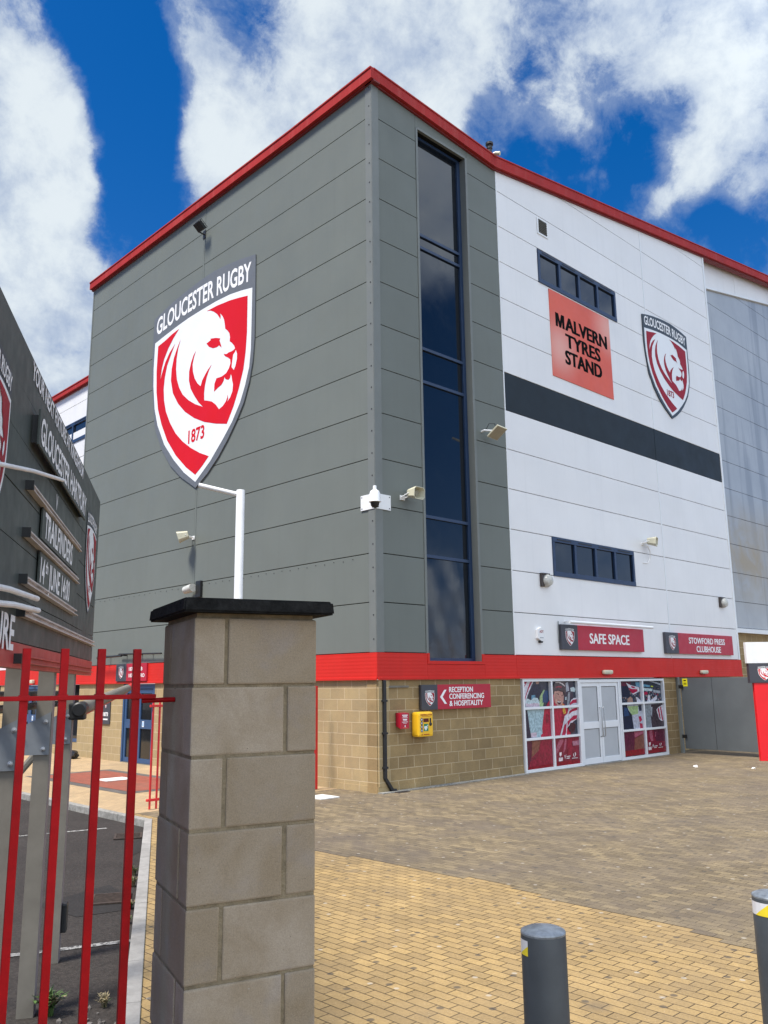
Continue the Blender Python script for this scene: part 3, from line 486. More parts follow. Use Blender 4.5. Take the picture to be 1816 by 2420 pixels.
def panel(g, fr, a0, a1, b0, b1, mat, clip=False, c=0.):
    a0, a1, b0, b1 = a0+.003, a1-.003, b0+J/2, b1-J/2
    if clip:
        P = clipped(a0, a1, b0, b1)
        if P is None: return
        if len(P) != 4 or abs(P[2][1]-b1) > 1e-6: g.poly(fr, P, c, mat, .055); return
    g.box(fr, (a0, a1), (b0, b1), (c-.055, c), mat, .006)
rows = [(2.69+k, 3.69+k) for k in range(16)]
# grey south bay with the slot for the tall window
g = G()
for b0, b1 in rows:
    if b0 > 15: continue
    if b0 < 14.6:
        panel(g, SOUTH, .2, 1.42, b0, b1, 'grey_cladding'); panel(g, SOUTH, 3.29, 4.43, b0, b1, 'grey_cladding')
    else:
        for a0, a1, lo in ((.2, 1.42, 14.69), (1.42, 3.29, 15.05), (3.29, 4.43, 14.69)): panel(g, SOUTH, a0, a1, lo, 15.69, 'grey_cladding', True)
for b0, b1 in rows:
    if b0 > 15: continue
    t = min(b1, 15.63)
    panel(g, WEST, -14.0, -7.0, b0, t, 'grey_cladding'); panel(g, WEST, -6.92, -.2, b0, t, 'grey_cladding')
g.build('grey_cladding', B)
g = G(); wc = [(4.47, 11.87), (11.93, 16.36)]
for b0, b1 in rows:
    for a0, a1 in wc:
        if abs(b0-8.69) < .1: continue
        if abs(b0-12.69) < .1 and a0 < 5: panel(g, SOUTH, a0, 6.15, b0, b1, 'white_cladding'); panel(g, SOUTH, 10.1, a1, b0, b1, 'white_cladding'); continue
        if abs(b0-4.69) < .1 and a0 < 5: panel(g, SOUTH, a0, 6.15, b0, b1, 'white_cladding'); panel(g, SOUTH, 10.12, a1, b0, b1, 'white_cladding'); continue
        panel(g, SOUTH, a0, a1, b0, b1, 'white_cladding', True)
g.build('white_cladding', B)
g = G()
for a0, a1 in wc: panel(g, SOUTH, a0, a1, 8.69, 9.69, 'dark_cladding')
g.build('dark_cladding_band', B)
g = G()                                                          # the wall behind the joints
def back(g, fr, a0, a1, b0, c0=-.4, c1=-.06):
    g.poly(fr, [(a0, b0), (a1, b0), (a1, roof(a1)+.1), (4.46, roof(4.46)+.1), (a0, roof(a0)+.1)] if a0 < 4.46 < a1 else [(a0, b0), (a1, b0), (a1, roof(a1)+.1), (a0, roof(a0)+.1)], c1, 'joint', c1-c0)
back(g, SOUTH, .07, 1.48, 2.2); back(g, SOUTH, 3.22, 16.45, 2.2)
g.box(SOUTH, (1.48, 3.22), (15.04, 15.5), (-.4, -.06), 'joint'); g.box(SOUTH, (1.48, 3.22), (2.2, 2.5), (-.4, -.06), 'joint')
g.box(SOUTH, (1.4, 3.3), (2.3, 15.2), (-.75, -.42), 'joint')
g.box(WEST, (-14.02, -.41), (2.2, 15.65), (-.4, -.06), 'joint')
g.build('backing_wall', B)
g = G()                                                          # flashings: corner, window slot, vertical laps
g.box(SOUTH, (-.012, .2), (2.69, 15.72), (.0, .012), 'trim_grey', .003); g.box(WEST, (-.2, -.004), (2.69, 15.72), (.0, .012), 'trim_grey', .003)
g.build('corner_flashing', B); g = G()
for z in range(27):
    for fr, a in ((WEST, -.07), ): g.box(fr, (a-.012, a+.012), (2.95+z*.48-.012, 2.95+z*.48+.012), (.012, .02), 'matt_black')
g.build('rivets', B)['kind'] = 'stuff'; g = G(); g.box(SOUTH, (1.425, 1.49), (2.53, 15.08), (-.25, .014), 'trim_grey', .003); g.box(SOUTH, (3.21, 3.285), (2.53, 15.08), (-.25, .014), 'trim_grey', .003)
g.box(SOUTH, (1.49, 3.21), (15.045, 15.11), (-.25, .014), 'trim_grey', .003)
g.build('window_flashing', B); g = G(); g.box(WEST, (-6.995, -6.925), (2.69, 15.63), (-.04, .0015), 'grey_cladding'); g.build('lap_flashing', B); g = G(); g.box(WEST, (-14.05, -13.98), (2.15, 15.66), (-.3, .014), 'trim_grey', .003)
g.build('end_flashing', B); g = G(); g.box(SOUTH, (4.432, 4.468), (2.69, roof(4.46)), (-.02, .008), 'trim_white', .003)
g.build('white_flashing', B); g = G()
for b0, b1 in ((2.69, 8.685), (9.695, roof(11.9))): g.box(SOUTH, (11.872, 11.928), (b0, b1), (-.02, .006), 'trim_white', .003)
g.box(SOUTH, (11.872, 11.928), (8.69, 9.69), (-.02, .0055), 'dark_cladding')
g.build('lap_flashing', B); g = G(); g.box(SOUTH, (16.362, 16.47), (2.69, roof(16.4)), (-.32, .016), 'trim_white', .004)
g.build('end_flashing', B); g = G()
for i in range(40): g.box(WEST, (-12.6+i*.305, -12.585+i*.305), (4.595+(i % 2)*.02, 4.61+(i % 2)*.02), (0, .012), 'matt_black')
g.build('rivets', B)['kind'] = 'stuff'
g = G()                                                          # red band, ribbed, with a drip edge
def band(g, fr, a0, a1, end=True):
    g.box(fr, (a0, a1), (2.157, 2.682), (-.14, .03), 'band_red', .004); g.box(fr, (a0, a1), (2.145, 2.2), (.03, .05), 'band_red', .004)
band(g, SOUTH, .0, 1.425); band(g, SOUTH, 3.295, 4.45); band(g, SOUTH, 4.454, 11.89); band(g, SOUTH, 11.894, 16.49)
g.box(SOUTH, (1.427, 3.293), (2.157, 2.46), (-.14, .03), 'band_red', .004); g.box(SOUTH, (1.427, 3.293), (2.145, 2.2), (.03, .05), 'band_red')
g.box(SOUTH, (1.427, 3.293), (2.464, 2.53), (-.25, .042), 'band_red', .004); g.box(SOUTH, (1.427, 1.488), (2.53, 2.69), (.014, .042), 'band_red', .003); g.box(SOUTH, (3.212, 3.293), (2.53, 2.69), (.014, .042), 'band_red', .003)
band(g, WEST, -13.98, .0335)
g.build('red_band', B)
g = G()                                                          # red roof edge, kinked where grey meets white
def fascia(g, fr, s0, z0, s1, z1, h0, h1):
    z0 -= .14; z1 -= .14; h0 -= .045; h1 -= .045
    g.poly(fr, [(s0, z0), (s1, z1), (s1, z1+h1), (s0, z0+h0)], .13, 'fascia_red', .3)
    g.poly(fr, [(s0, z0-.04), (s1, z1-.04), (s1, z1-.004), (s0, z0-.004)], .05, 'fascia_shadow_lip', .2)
    g.poly(fr, [(s0, z0+h0), (s1, z1+h1), (s1, z1+h1+.035), (s0, z0+h0+.035)], .15, 'fascia_red', .36)
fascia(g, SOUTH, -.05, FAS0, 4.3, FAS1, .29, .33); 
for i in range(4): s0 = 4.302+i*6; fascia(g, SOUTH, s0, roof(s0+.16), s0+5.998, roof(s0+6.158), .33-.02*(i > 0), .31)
for i in range(5): a0 = -14.12+i*2.82; fascia(g, WEST, a0, 15.62, (a0+2.815 if i < 4 else .134), 15.62+.04*(i == 4), .27, .27+.02*(i == 4))
g.build('roof_fascia', B)
g = G(); g.poly(FLOOR, [(.1, .1), (4.4, .1), (4.4, 13.9), (.1, 13.9)], 15.5, 'roof_sheet', .1)
g.add([(4.46, .1, 15.5), (28, .1, roof(28)+.1), (28, 30, roof(28)+.1), (4.46, 30, 15.5)], [(0, 1, 2, 3)], 'roof_sheet'); g.build('roof', B)
g = G(); g.lathe((4.70, .35, 15.5), (0, 0, 1), [(.065, 0), (.065, .68), (.08, .69), (.08, .74), (.065, .75), (.065, .8), (.105, .81), (.105, .87), (.03, .88)], 'black_plastic', 16); g.build('flue', B)
# tall slot window
fr_ = G(); zs = [2.53, 4.794, 5.678, 8.804, 9.609, 12.135, 12.455, 15.045]
wf = G()
for z in zs: wf.box(SOUTH, (1.492, 3.208), (z-.035, z+.035) if 2.6 < z < 15 else ((z, z+.07) if z < 3 else (z-.07, z)), (-.24, -.17), 'navy_frame', .004)
wf.box(SOUTH, (1.492, 1.53), (2.6, 14.975), (-.24, -.168), 'navy_frame', .004); wf.box(SOUTH, (3.1, 3.208), (2.6, 14.975), (-.24, -.168), 'navy_frame', .004)
tw = wf.build('window', B); tw['label'] = 'tall dark glazed stair window running the full height of the grey bay'
for z0, z1 in zip(zs, zs[1:]):
    g = G(); n = 14 if z0 < 3 else 1; V = []; F = []
    for j in range(n+1):
        for i in range(n+1):
            wob = .004*math.sin(i*.8+j*.45)+.0025*math.sin(j*1.1-i*.35) if n > 1 and 0 < i < n and 0 < j < n else 0
            V.append(SOUTH(1.53+1.57*i/n, z0+.03+(z1-z0-.06)*j/n, -.215+wob))
    for j in range(n):
        for i in range(n): k = j*(n+1)+i; F.append((k, k+1, k+n+2, k+n+1))
    g.add(V, F, 'dark_glass'); g.build('pane', tw)
def ribbon(a0, a1, b0, b1, parent, fr=SOUTH, n=4, label=None):
    f = G(); f.box(fr, (a0, a1), (b1-.12, b1), (-.05, .025), 'navy_frame', .006); f.box(fr, (a0, a1), (b0, b0+.12), (-.05, .03), 'navy_frame', .006)
    w = (a1-a0-.09)/n
    for i in range(n+1): f.box(fr, (a0+i*w, a0+i*w+.09), (b0+.12, b1-.12), (-.05, .024), 'navy_frame', .004)
    for i in range(n): f.box(fr, (a0+.2+i*w, a0+i*w+w-.15), (b1-.07, b1-.04), (.025, .035), 'black_plastic')
    o = f.build('window', parent)
    if label: o['label'] = label
    for i in range(n):
        g = G(); g.box(fr, (a0+.085+i*w, a0+i*w+w+.005), (b0+.1, b1-.1), (-.045, -.03), 'dark_glass'); g.build('pane', o)
ribbon(6.154, 10.095, 12.68, 13.65, B, label='upper navy framed ribbon window of four panes'); ribbon(6.154, 10.115, 4.68, 5.685, B, label='lower navy framed ribbon window of four panes')
g = G(); g.box(SOUTH, (6.2, 6.70), (14.14, 14.64), (.002, .02), 'white_plastic', .004); g.box(SOUTH, (6.26, 6.64), (14.19, 14.6), (.02, .021), 'matt_black')
for i in range(7): fz = SOUTH.sub(6.45, 14.225+i*.054, .03, v=(0, -.75, .66)); g.box(fz, (-.19, .19), (-.009, .009), (-.003, .003), 'trim_grey')
g.build('vent_louvre', B)
# blockwork
g = G(); g.box(SOUTH, (.0, 4.62), (.12, 2.145), (-.3, -.02), 'block_south'); g.box(SOUTH, (-.005, 4.62), (-.1, .12), (-.3, -.008), 'block_south'); g.build('block_wall', B, smooth=False); g = G()
g.box(SOUTH, (11.3, 12.03), (-.05, 2.145), (-.3, -.02), 'block_south'); g.build('block_pier', B, smooth=False); g = G(); g.box(SOUTH, (12.03, 26), (-.05, 3.62), (-.6, -.36), 'block_south')
g.build('block_wall', B, smooth=False); g = G(); g.box(SOUTH, (-.005, 4.6), (-.02, .02), (-.005, .14), 'concrete'); g.build('wall_footing', B, smooth=False); g = G()
g.box(WEST, (-8.78, .02), (.12, 2.145), (-.3, -.0215), 'block_west'); g.box(WEST, (-8.78, .008), (-.1, .12), (-.3, -.0095), 'block_west'); g.build('block_wall', B, smooth=False); g = G(); g.box(WEST, (-13.44, -10.58), (-.05, 2.145), (-.3, -.0215), 'block_west')
g.build('block_wall', B, smooth=False)
# shopfront: photo panels either side of a pair of doors
def shopfront(a0, am, a1, zt, prints, seed):
    f = G(); t = .055
    f.box(SOUTH, (a0, a1), (.012, .075), (-.1, .02), 'white_pvc', .004); f.box(SOUTH, (a0, a1), (zt-.06, zt), (-.1, .02), 'white_pvc', .004)
    for a in (a0, am-.03, a1-.06): f.box(SOUTH, (a, a+.06), (.075, zt-.06), (-.1, .02), 'white_pvc', .004)
    for b in (.725, 1.43):
        f.box(SOUTH, (a0+.06, am-.03), (b, b+.055), (-.1, .018), 'white_pvc', .004); f.box(SOUTH, (am+.03, a1-.06), (b, b+.055), (-.1, .018), 'white_pvc', .004)
    o = f.build('window', B)
    p = G(); rnd = random.Random(seed)
    p.box(SOUTH, (a0+.05, a1-.05), (.06, zt-.05), (-.1, -.06), 'print_crowd')
    lim = lambda q: (min(max(q[0], a0+.052), a1-.052), min(max(q[1], .065), zt-.055))
    for i, (nm, pts) in enumerate(prints): p.poly(SOUTH, [lim(q) for q in pts], -.0595+i*.0007, 'print_'+nm)
    for i in range(150 if seed == 2 else 14):                      # faces in the crowd behind
        x = rnd.uniform(a0+.1, a1-.12); y = rnd.uniform(1.5, 1.85 if seed == 2 else 1.6); s = rnd.uniform(.012, .028)
        if seed == 2: p.poly(SOUTH, [(x-s, y), (x, y-s*1.2), (x+s, y), (x+s*.6, y+s), (x-s*.6, y+s)], -.0592, 'print_'+rnd.choice(['skin2', 'palegrey', 'grey', 'stripe', 'navy2', 'browc']))
    p.build('window_graphic', o, smooth=False); return o
w1 = shopfront(4.66, 5.815, 6.985, 2.135, POSTER_A, 1); w1['label'] = 'shopfront window covered by a picture of a cheering fan in a bobble hat'
w2 = shopfront(8.9, 10.1, 11.29, 2.11, POSTER_B, 2); w2['label'] = 'shopfront window covered by a picture of a crowd waving flags'
f = G(); f.box(SOUTH, (6.99, 8.895), (2.03, 2.11), (-.1, .015), 'white_pvc', .004); f.box(SOUTH, (6.99, 7.05), (0, 2.03), (-.1, .015), 'white_pvc', .004); f.box(SOUTH, (8.83, 8.895), (0, 2.03), (-.1, .015), 'white_pvc', .004)
df = f.build('door_frame', B)
for a0, a1, s in ((7.054, 7.935, 1), (7.945, 8.826, -1)):
    f = G(); t = .085
    for x in (a0, a1-t): f.box(SOUTH, (x, x+t), (.02, 2.025), (-.07, -.01), 'white_pvc', .005)
    for b0, b1 in ((.02, .16), (.88, 1.05), (1.93, 2.025)): f.box(SOUTH, (a0+t, a1-t), (b0, b1), (-.07, -.01), 'white_pvc', .005)
    d = f.build('door', B)
    for b0, b1 in ((.16, .88), (1.05, 1.93)):
        g = G(); g.box(SOUTH, (a0+t, a1-t), (b0, b1), (-.05, -.03), 'grey_panel'); g.box(SOUTH, (a0+t+.004, a1-t-.004), (b1-.012, b1-.004), (-.03, -.025), 'joint'); g.box(SOUTH, (a0+t+.004, a0+t+.012), (b0+.004, b1-.012), (-.03, -.026), 'joint'); g.box(SOUTH, (a1-t-.012, a1-t-.004), (b0+.004, b1-.012), (-.03, -.026), 'joint'); g.build('door_panel', d)
    g = G(); x = a1-.05 if s > 0 else a0+.06
    g.tube([SOUTH(x, .66, -.02), SOUTH(x, .68, .05), SOUTH(x, .7, .06), SOUTH(x, 1.36, .06), SOUTH(x, 1.38, .05), SOUTH(x, 1.4, -.02)], .013, 'steel'); g.build('handle', d)
g = G(); g.box(SOUTH, (4.66, 11.29), (-.02, .012), (-.2, .06), 'concrete'); g.build('threshold', B, smooth=False)
g = G(); g.box(SOUTH, (4.6, 11.3), (0, 2.14), (-.5, -.12), 'joint'); g.build('shopfront_back', B)
# blue doors on the west side
def blue_doors(parent, a0, a1, zt, n=2):
    f = G(); f.box(WEST, (a0, a1), (zt-.12, zt), (-.14, -.02), 'blue_frame', .005)
    for x in (a0, a1-.07): f.box(WEST, (x, x+.07), (0, zt-.12), (-.14, -.02), 'blue_frame', .005)
    f.box(WEST, (a0+.07, a1-.07), (0, .015), (-.14, .0), 'galv'); f.box(WEST, (a0, a1), (0, zt), (-.3, -.15), 'joint')
    f.build('door_frame', parent); w = (a1-a0-.14)/n
    for i in range(n):
        x0 = a0+.07+i*w+.004; x1 = x0+w-.008; f = G()
        for x in (x0, x1-.1): f.box(WEST, (x, x+.1), (.02, zt-.125), (-.11, -.05), 'blue_frame', .005)
        for b0, b1 in ((.02, .14), (.93, 1.17), (zt-.25, zt-.125)): f.box(WEST, (x0+.1, x1-.1), (b0, b1), (-.11, -.05), 'blue_frame', .005)
        d = f.build('door', parent)
        g = G(); g.box(WEST, (x0+.1, x1-.1), (.14, .93), (-.1, -.08), 'door_glass'); g.box(WEST, (x0+.1, x1-.1), (1.17, zt-.25), (-.1, -.08), 'door_glass'); g.build('pane', d)
        xm = x0+.22 if i else x1-.3
        g = G(); g.box(WEST, (xm, xm+.1), (.98, 1.13), (-.05, -.047), 'letter_white'); g.box(WEST, (xm+.02, xm+.08), (1.0, 1.11), (-.047, -.046), 'sticker_blue'); g.build('sticker', d)
blue_doors(B, -10.57, -8.79, 2.13)
f = G(); f.box(WEST, (-13.98, -13.45), (.0, 2.14), (-.2, -.1), 'joint'); f.box(WEST, (-13.98, -13.45), (.5, 1.42), (-.1, -.06), 'dark_glass')
for b in (.42, 1.3): f.box(WEST, (-13.98, -13.45), (b, b+.1), (-.1, -.04), 'blue_frame')
f.box(WEST, (-13.98, -13.45), (0, .42), (-.1, -.05), 'block_west'); f.build('side_window', B)
# far east end: shiny translucent sheeting under a tapering white soffit
def soff(s): return 16.05+.2045*(s-16.4)+2.1-2.1
g = G()
for k in range(-1, 16):
    b0, b1 = 3.78 if k == 1 else 2.69+k, 3.69+k
    if k < 1: continue
    a0, a1 = 16.48, 27.; P = [(a0, b0+J/2), (a1, b0+J/2), (a1, b1-J/2), (a0, b1-J/2)]
    if b1 > soff(a0):
        if b0 >= soff(a1): continue
        out = []; dd = lambda p: soff(p[0])-p[1]
        for p, q in zip(P, P[1:]+P[:1]):
            if dd(p) >= 0: out.append(p)
            if dd(p)*dd(q) < 0: t = dd(p)/(dd(p)-dd(q)); out.append((p[0]+(q[0]-p[0])*t, p[1]+(q[1]-p[1])*t))
        P = out
        if len(P) < 3: continue
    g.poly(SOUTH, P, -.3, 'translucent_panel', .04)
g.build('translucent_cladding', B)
g = G(); g.poly(SOUTH, [(16.47, 3.7), (27, 3.7), (27, soff(27)), (16.47, soff(16.47))], -.35, 'joint', .05); g.build('backing_wall', B)
g = G(); a = 16.48
for a1 in (19.68, 22.9, 27.):
    g.poly(SOUTH, [(a, soff(a)+.06), (a1-.012, soff(a1)+.06), (a1-.012, roof(a1)+.05), (a, roof(a)+.05)], -.27, 'white_cladding', .05); a = a1
g.build('white_upper_cladding', B); g = G(); g.poly(SOUTH, [(16.48, soff(16.48)-.02), (27, soff(27)-.02), (27, soff(27)+.055), (16.48, soff(16.48)+.055)], -.22, 'trim_white', .1)
g.build('soffit_trim', B); g = G(); g.box(SOUTH, (16.48, 27), (3.61, 3.76), (-.36, -.2), 'trim_white', .006); g.build('sill_trim', B); g = G()
g.poly(SOUTH, [(16.4, 15.9), (27, 15.9), (27, roof(27)+.1), (16.4, roof(16.4)+.1)], -.34, 'joint', .05); g.build('backing_wall', B)

# lower wing beyond the grey side
Wg = thing('stadium_wing', 'lower white clad wing seen between the dark fixture board and the grey side wall', 'building', (.15, 22, 0))
FW = Frame((.15, 0, 0), (0, -1, 0)); g = G()
for k in range(10):
    b0, b1 = 2.69+k, min(3.69+k, 12.36)
    if k == 8: panel(g, FW, -40, -22.02, b0, b1, 'white_cladding'); panel(g, FW, -15.84-.0, -14.05, 12.9, 12.9+.01, 'white_cladding') if False else None; continue
    if abs(b0-10.69) < .01: continue
    for x0, x1 in ((-40, -30), (-29.99, -22), (-21.98, -14.05)): panel(g, FW, x0, x1, b0, b1, 'white_cladding')
panel(g, FW, -22, -14.05, 11.06, 11.69, 'white_cladding'); panel(g, FW, -40, -14.05, 9.69, 10.34, 'white_cladding', c=.001)
g.build('white_cladding', Wg)
g = G(); g.box(FW, (-40, -14.04), (2.2, 12.5), (-.4, -.06), 'joint'); g.build('backing_wall', Wg)
ribbon(-22, -14.06, 10.3, 11.07, Wg, FW, 6)
g = G()
for i in range(9): fascia(g, FW, -40+i*2.89, 12.36, -40+i*2.89+2.885, 12.36, .2, .2)
g.build('roof_fascia', Wg)
g = G(); band(g, FW, -40, -14.06); g.box(WEST, (-40, -14.06), (2.155, 2.67), (-.1, .02), 'band_red'); g.build('red_band', Wg)
g = G(); g.box(WEST, (-20, -17.95), (-.05, 2.14), (-.3, -.02), 'block_west'); g.box(WEST, (-15.2, -14.06), (-.05, 2.14), (-.3, -.02), 'block_west'); g.box(WEST, (-40, -20), (-.05, 2.14), (-.5, -.3), 'joint'); g.build('block_wall', Wg, smooth=False)
blue_doors(Wg, -17.95, -16.6, 2.13); blue_doors(Wg, -16.55, -15.2, 2.13)

# ------------------------------------------------------------------ crests
def arcbase(x): return .995-.145*x*x
def crest_text(g, fr, ca, cb, wd, c, mat, depth_warp=True):
    def warp(X, Y): return (ca+X*wd, cb+wd*(arcbase(X)+Y*(.106-.01*abs(X))))
    V, F, tw = glyphs('GLOUCESTER RUGBY', .022); k = .925/tw
    g.add([fr(*warp(-.4625+x*k, y), c) for x, y in V], F, mat)
def P2(pts, ca, cb, wd): return [(ca+x*wd, cb+y*wd) for x, y in pts]
def emblem(g, fr, ca, cb, wd, c, dc, red, white):
    for L_ in (CREST_R1, CREST_R2): g.poly(fr, P2(L_, ca, cb, wd), c, red)
    g.poly(fr, P2(CREST_EYE, ca, cb, wd), c, red); g.poly(fr, P2(CREST_WHISK, ca, cb, wd), c+dc, white)
def wall_crest(fr, ca, cb, wd, rim, red, label):
    g = G(); g.poly(fr, P2(CREST_OUTER, ca, cb, wd), .035, rim, .03); t = tag(g.build('club_crest', None, fr(ca, cb, .02)), label, 'crest', 'club crests on walls')
    g = G(); g.poly(fr, P2(CREST_WHITE, ca, cb, wd), .039, 'crest_white'); g.build('shield_field', t)
    g = G(); emblem(g, fr, ca, cb, wd, .043, .003, red, 'crest_white'); g.build('lion_emblem', t)
    g = G(); crest_text(g, fr, ca, cb, wd, .039, 'letter_white'); g.build('lettering', t)
    g = G(); g.text(fr, '1873', ca, cb+.247*wd, .043, .155*wd, .071*wd, red, align='C', bold=.025); g.build('year', t)
def small_crest(name, parent, fr, ca, cb, wd, c, red='crest_red_dull', rim=None, text=True):
    g = G()
    if rim: g.poly(fr, P2(CREST_OUTER, ca, cb, wd), c, rim)
    g.poly(fr, P2(CREST_WHITE, ca, cb, wd), c+.003, 'crest_white'); emblem(g, fr, ca, cb, wd, c+.006, .003, red, 'crest_white')
    if text: crest_text(g, fr, ca, cb, wd, c+.004, 'letter_white')
    g.text(fr, '1873', ca, cb+.247*wd, c+.006, .15*wd, .071*wd, red, align='C', bold=.005)
    return g.build(name, parent)
wall_crest(WEST, -6.994, 7.247, 5.263, 'crest_grey', 'crest_red', 'huge red and white lion shield with a grey rim on the grey side wall')
wall_crest(SOUTH, 13.075, 10.275, 2.93, 'crest_navy', 'crest_red_dull', 'smaller red and white lion shield with a dark rim high on the white wall')

# ------------------------------------------------------------------ signs on the building
g = G(); g.box(SOUTH, (6.585, 9.61), (10.12, 12.63), (.002, .02), 'orange_sign', .004)
t = tag(g.build('stand_sign', None, SOUTH(8.1, 10.12, 0)), 'square orange sign reading MALVERN TYRES STAND under the upper ribbon window', 'sign')
g = G()
def heavy(name, dx, dy, cs, mat, bold):                             # condensed bold capitals; the M is drawn by hand
    for tx, z, a0, a1 in (('ALVERN', 11.62, 7.30, 9.40), ('TYRES', 11.12, 7.28, 9.0), ('STAND', 10.62, 7.22, 9.03)):
        g = G(); g.text(SOUTH, tx, a0, z, cs, a1-a0, .39, mat, bold=bold, fat=[(x, y) for x in dx for y in dy]); g.build(name, t)
    g = G(); e = max(dx)*.39; m = [(0, 0), (0, 1), (.3, 1), (.5, .36), (.7, 1), (1, 1), (1, 0), (.79, 0), (.79, .72), (.59, 0), (.41, 0), (.21, .72), (.21, 0)]
    for x in (-e, e): g.poly(SOUTH, [(6.84+x*.6+p*.40, 11.62+q*.39+(q-.5)*2*max(dy)*.39) for p, q in m], cs+.0003*(x > 0), mat)
    g.build(name, t)
heavy('lettering', (-.06, -.03, 0, .03, .06), (-.015, .015), .0212, 'letter_black', .01)
def plate_sign(fr, a0, a1, am, b0, b1, depth, label, lines, red='sign_red', cw=.0, arrow=False, name='wall_sign'):
    g = G(); g.box(fr, (a0, am), (b0, b1), (.0, depth), 'sign_grey', .003); g.box(fr, (am+.001, a1), (b0, b1), (.0, depth-.001), red, .003)
    t = tag(g.build(name, None, fr((a0+a1)/2, b0, 0)), label, 'sign')
    wd = (am-a0)*.62; small_crest('crest', t, fr, (a0+am)/2, b0+(b1-b0)*.13, min(wd, (b1-b0)*.66), depth+.002)
    g = G()
    for tx, x0, x1, z, h in lines: g = G(); g.text(fr, tx, x0, z, depth+.003, x1-x0, h, 'letter_white', bold=.012, fat=[(-.03, 0), (0, 0), (.03, 0)]); g.build('lettering', t)
    if arrow: g = G(); g.poly(fr, arrow, depth+.003, 'letter_white'); g.build('arrow', t)
    return t
plate_sign(SOUTH, 6.232, 10.2, 6.945, 2.845, 3.468, .09, 'long red SAFE SPACE sign beneath a white tube lamp', [('SAFE SPACE', 7.48, 9.42, 3.02, .26)])
plate_sign(SOUTH, 11.455, 15.83, 12.2, 2.825, 3.437, .09, 'red clubhouse sign with two lines of letters right of the SAFE SPACE sign', [('STOWFORD PRESS', 12.85, 15.25, 3.14, .18), ('CLUBHOUSE', 13.3, 14.93, 2.89, .18)])
plate_sign(SOUTH, 1.185, 3.41, 1.668, 1.53, 2.038, .07, 'red reception sign with white arrow on the buff block wall', [('RECEPTION', 2.03, 2.80, 1.875, .11), ('CONFERENCING', 2.03, 3.17, 1.735, .11), ('& HOSPITALITY', 2.03, 3.13, 1.59, .11)],
           arrow=[(1.74, 1.785), (1.875, 1.93), (1.945, 1.93), (1.82, 1.785), (1.95, 1.64), (1.88, 1.64)])
plate_sign(WEST, -10.88, -9.1, -10.26, 2.215, 2.7, .08, 'crimson club and bistro sign on the red band over the blue doors', [('1873 CLUB', -10.1, -9.33, 2.5, .1), ('1873 BISTRO', -10.1, -9.2, 2.32, .1)])
g = G(); g.box(WEST, (-11.8, -11.28), (1.0, 1.68), (-.02, .01), 'sign_grey', .003); t = tag(g.build('poster', None, WEST(-11.5, 1, 0)), 'small dark poster reading 1873 beside the blue doors', 'poster')
small_crest('crest', t, WEST, -11.54, 1.45, .1, .012, text=False)
g = G(); g.text(WEST, '1873', -11.54, 1.23, .012, .3, .11, 'letter_white', align='C', bold=.04); g.box(WEST, (-11.68, -11.4), (1.12, 1.16), (.01, .012), 'letter_white'); g.build('lettering', t)

# ------------------------------------------------------------------ fittings on the walls
def horn(fr, a, b, mount, aim, label, sc=1.):
    p = fr(a, b, .0); d = (fr.u*aim[0]+fr.v*aim[1]+fr.w*aim[2]).normalized(); side = d.cross(Vector((0, 0, 1))).normalized(); upv = side.cross(d)
    c0 = fr(a+mount[0], b+mount[1], mount[2]); t = thing('horn_speaker', label, 'loudspeaker', p, 'horn loudspeakers on the walls')
    def ring(dist, hw, hh, ch):
        pts = [(hw-ch, hh), (-(hw-ch), hh), (-hw, hh-ch), (-hw, -(hh-ch)), (-(hw-ch), -hh), (hw-ch, -hh), (hw, -(hh-ch)), (hw, hh-ch)]
        return [c0+d*dist+side*x*sc+upv*y*sc for x, y in pts]
    g = G(); rings = [ring(-.16*sc, .1, .08, .03), ring(-.15*sc, .12, .1, .04), ring(.16*sc, .2, .155, .06), ring(.162*sc, .185, .14, .055), ring(.0, .12, .1, .04)]
    V = [q for r in rings for q in r]; F = [tuple(range(8))]
    for i in range(4):
        for k in range(8): F.append((i*8+k, (i+1)*8+k, (i+1)*8+(k+1) % 8, i*8+(k+1) % 8))
    F.append(tuple(32+k for k in range(8))[::-1]); g.add(V, F, 'cream_plastic'); g.build('flare', t)
    g = G(); g.lathe(c0, d, [(.08*sc, .0), (.085*sc, .06*sc), (.07*sc, .075*sc), (.03*sc, .07*sc)], 'cream_dark', 16); g.build('driver', t)
    g = G(); w = c0-d*.06*sc
    for s in (-1, 1): g.tube([p+fr.v*.0+side*.05*s, w-d*.02+side*.13*s*sc, w+side*.14*s*sc], .014, 'white_plastic', 8)
    g.box(fr.sub(a, b), (-.07, .07), (-.05, .05), (0, .02), 'white_plastic', .004); g.build('bracket', t)
horn(SOUTH, .78, 5.93, (.14, .08, .24), (.06, -.1, 1), 'cream horn loudspeaker beside the dome camera on the grey corner', .85)
horn(SOUTH, 10.66, 5.97, (.14, .05, .24), (.35, -.15, 1), 'cream horn loudspeaker with a dangling cable on the white wall', .85)
g = G(); g.tube([SOUTH(10.72, 5.9, .12), SOUTH(10.9, 5.75, .1), SOUTH(10.95, 5.55, .06), SOUTH(10.86, 5.42, .03), SOUTH(10.62, 5.4, .01)], .012, 'white_plastic', 8)
tag(g.build('loose_cable', None, SOUTH(10.7, 5.4, 0)), 'white loose cable hanging below the horn loudspeaker on the white wall', 'cable')
horn(WEST, -7.02, 5.9, (-.02, .02, .3), (-.55, -.3, .8), 'cream horn loudspeaker on the grey side wall below the huge crest', .88)
t = thing('dome_camera', 'white dome security camera on a corner bracket of the grey building', 'security camera', (-.25, -.25, 5.6), None)
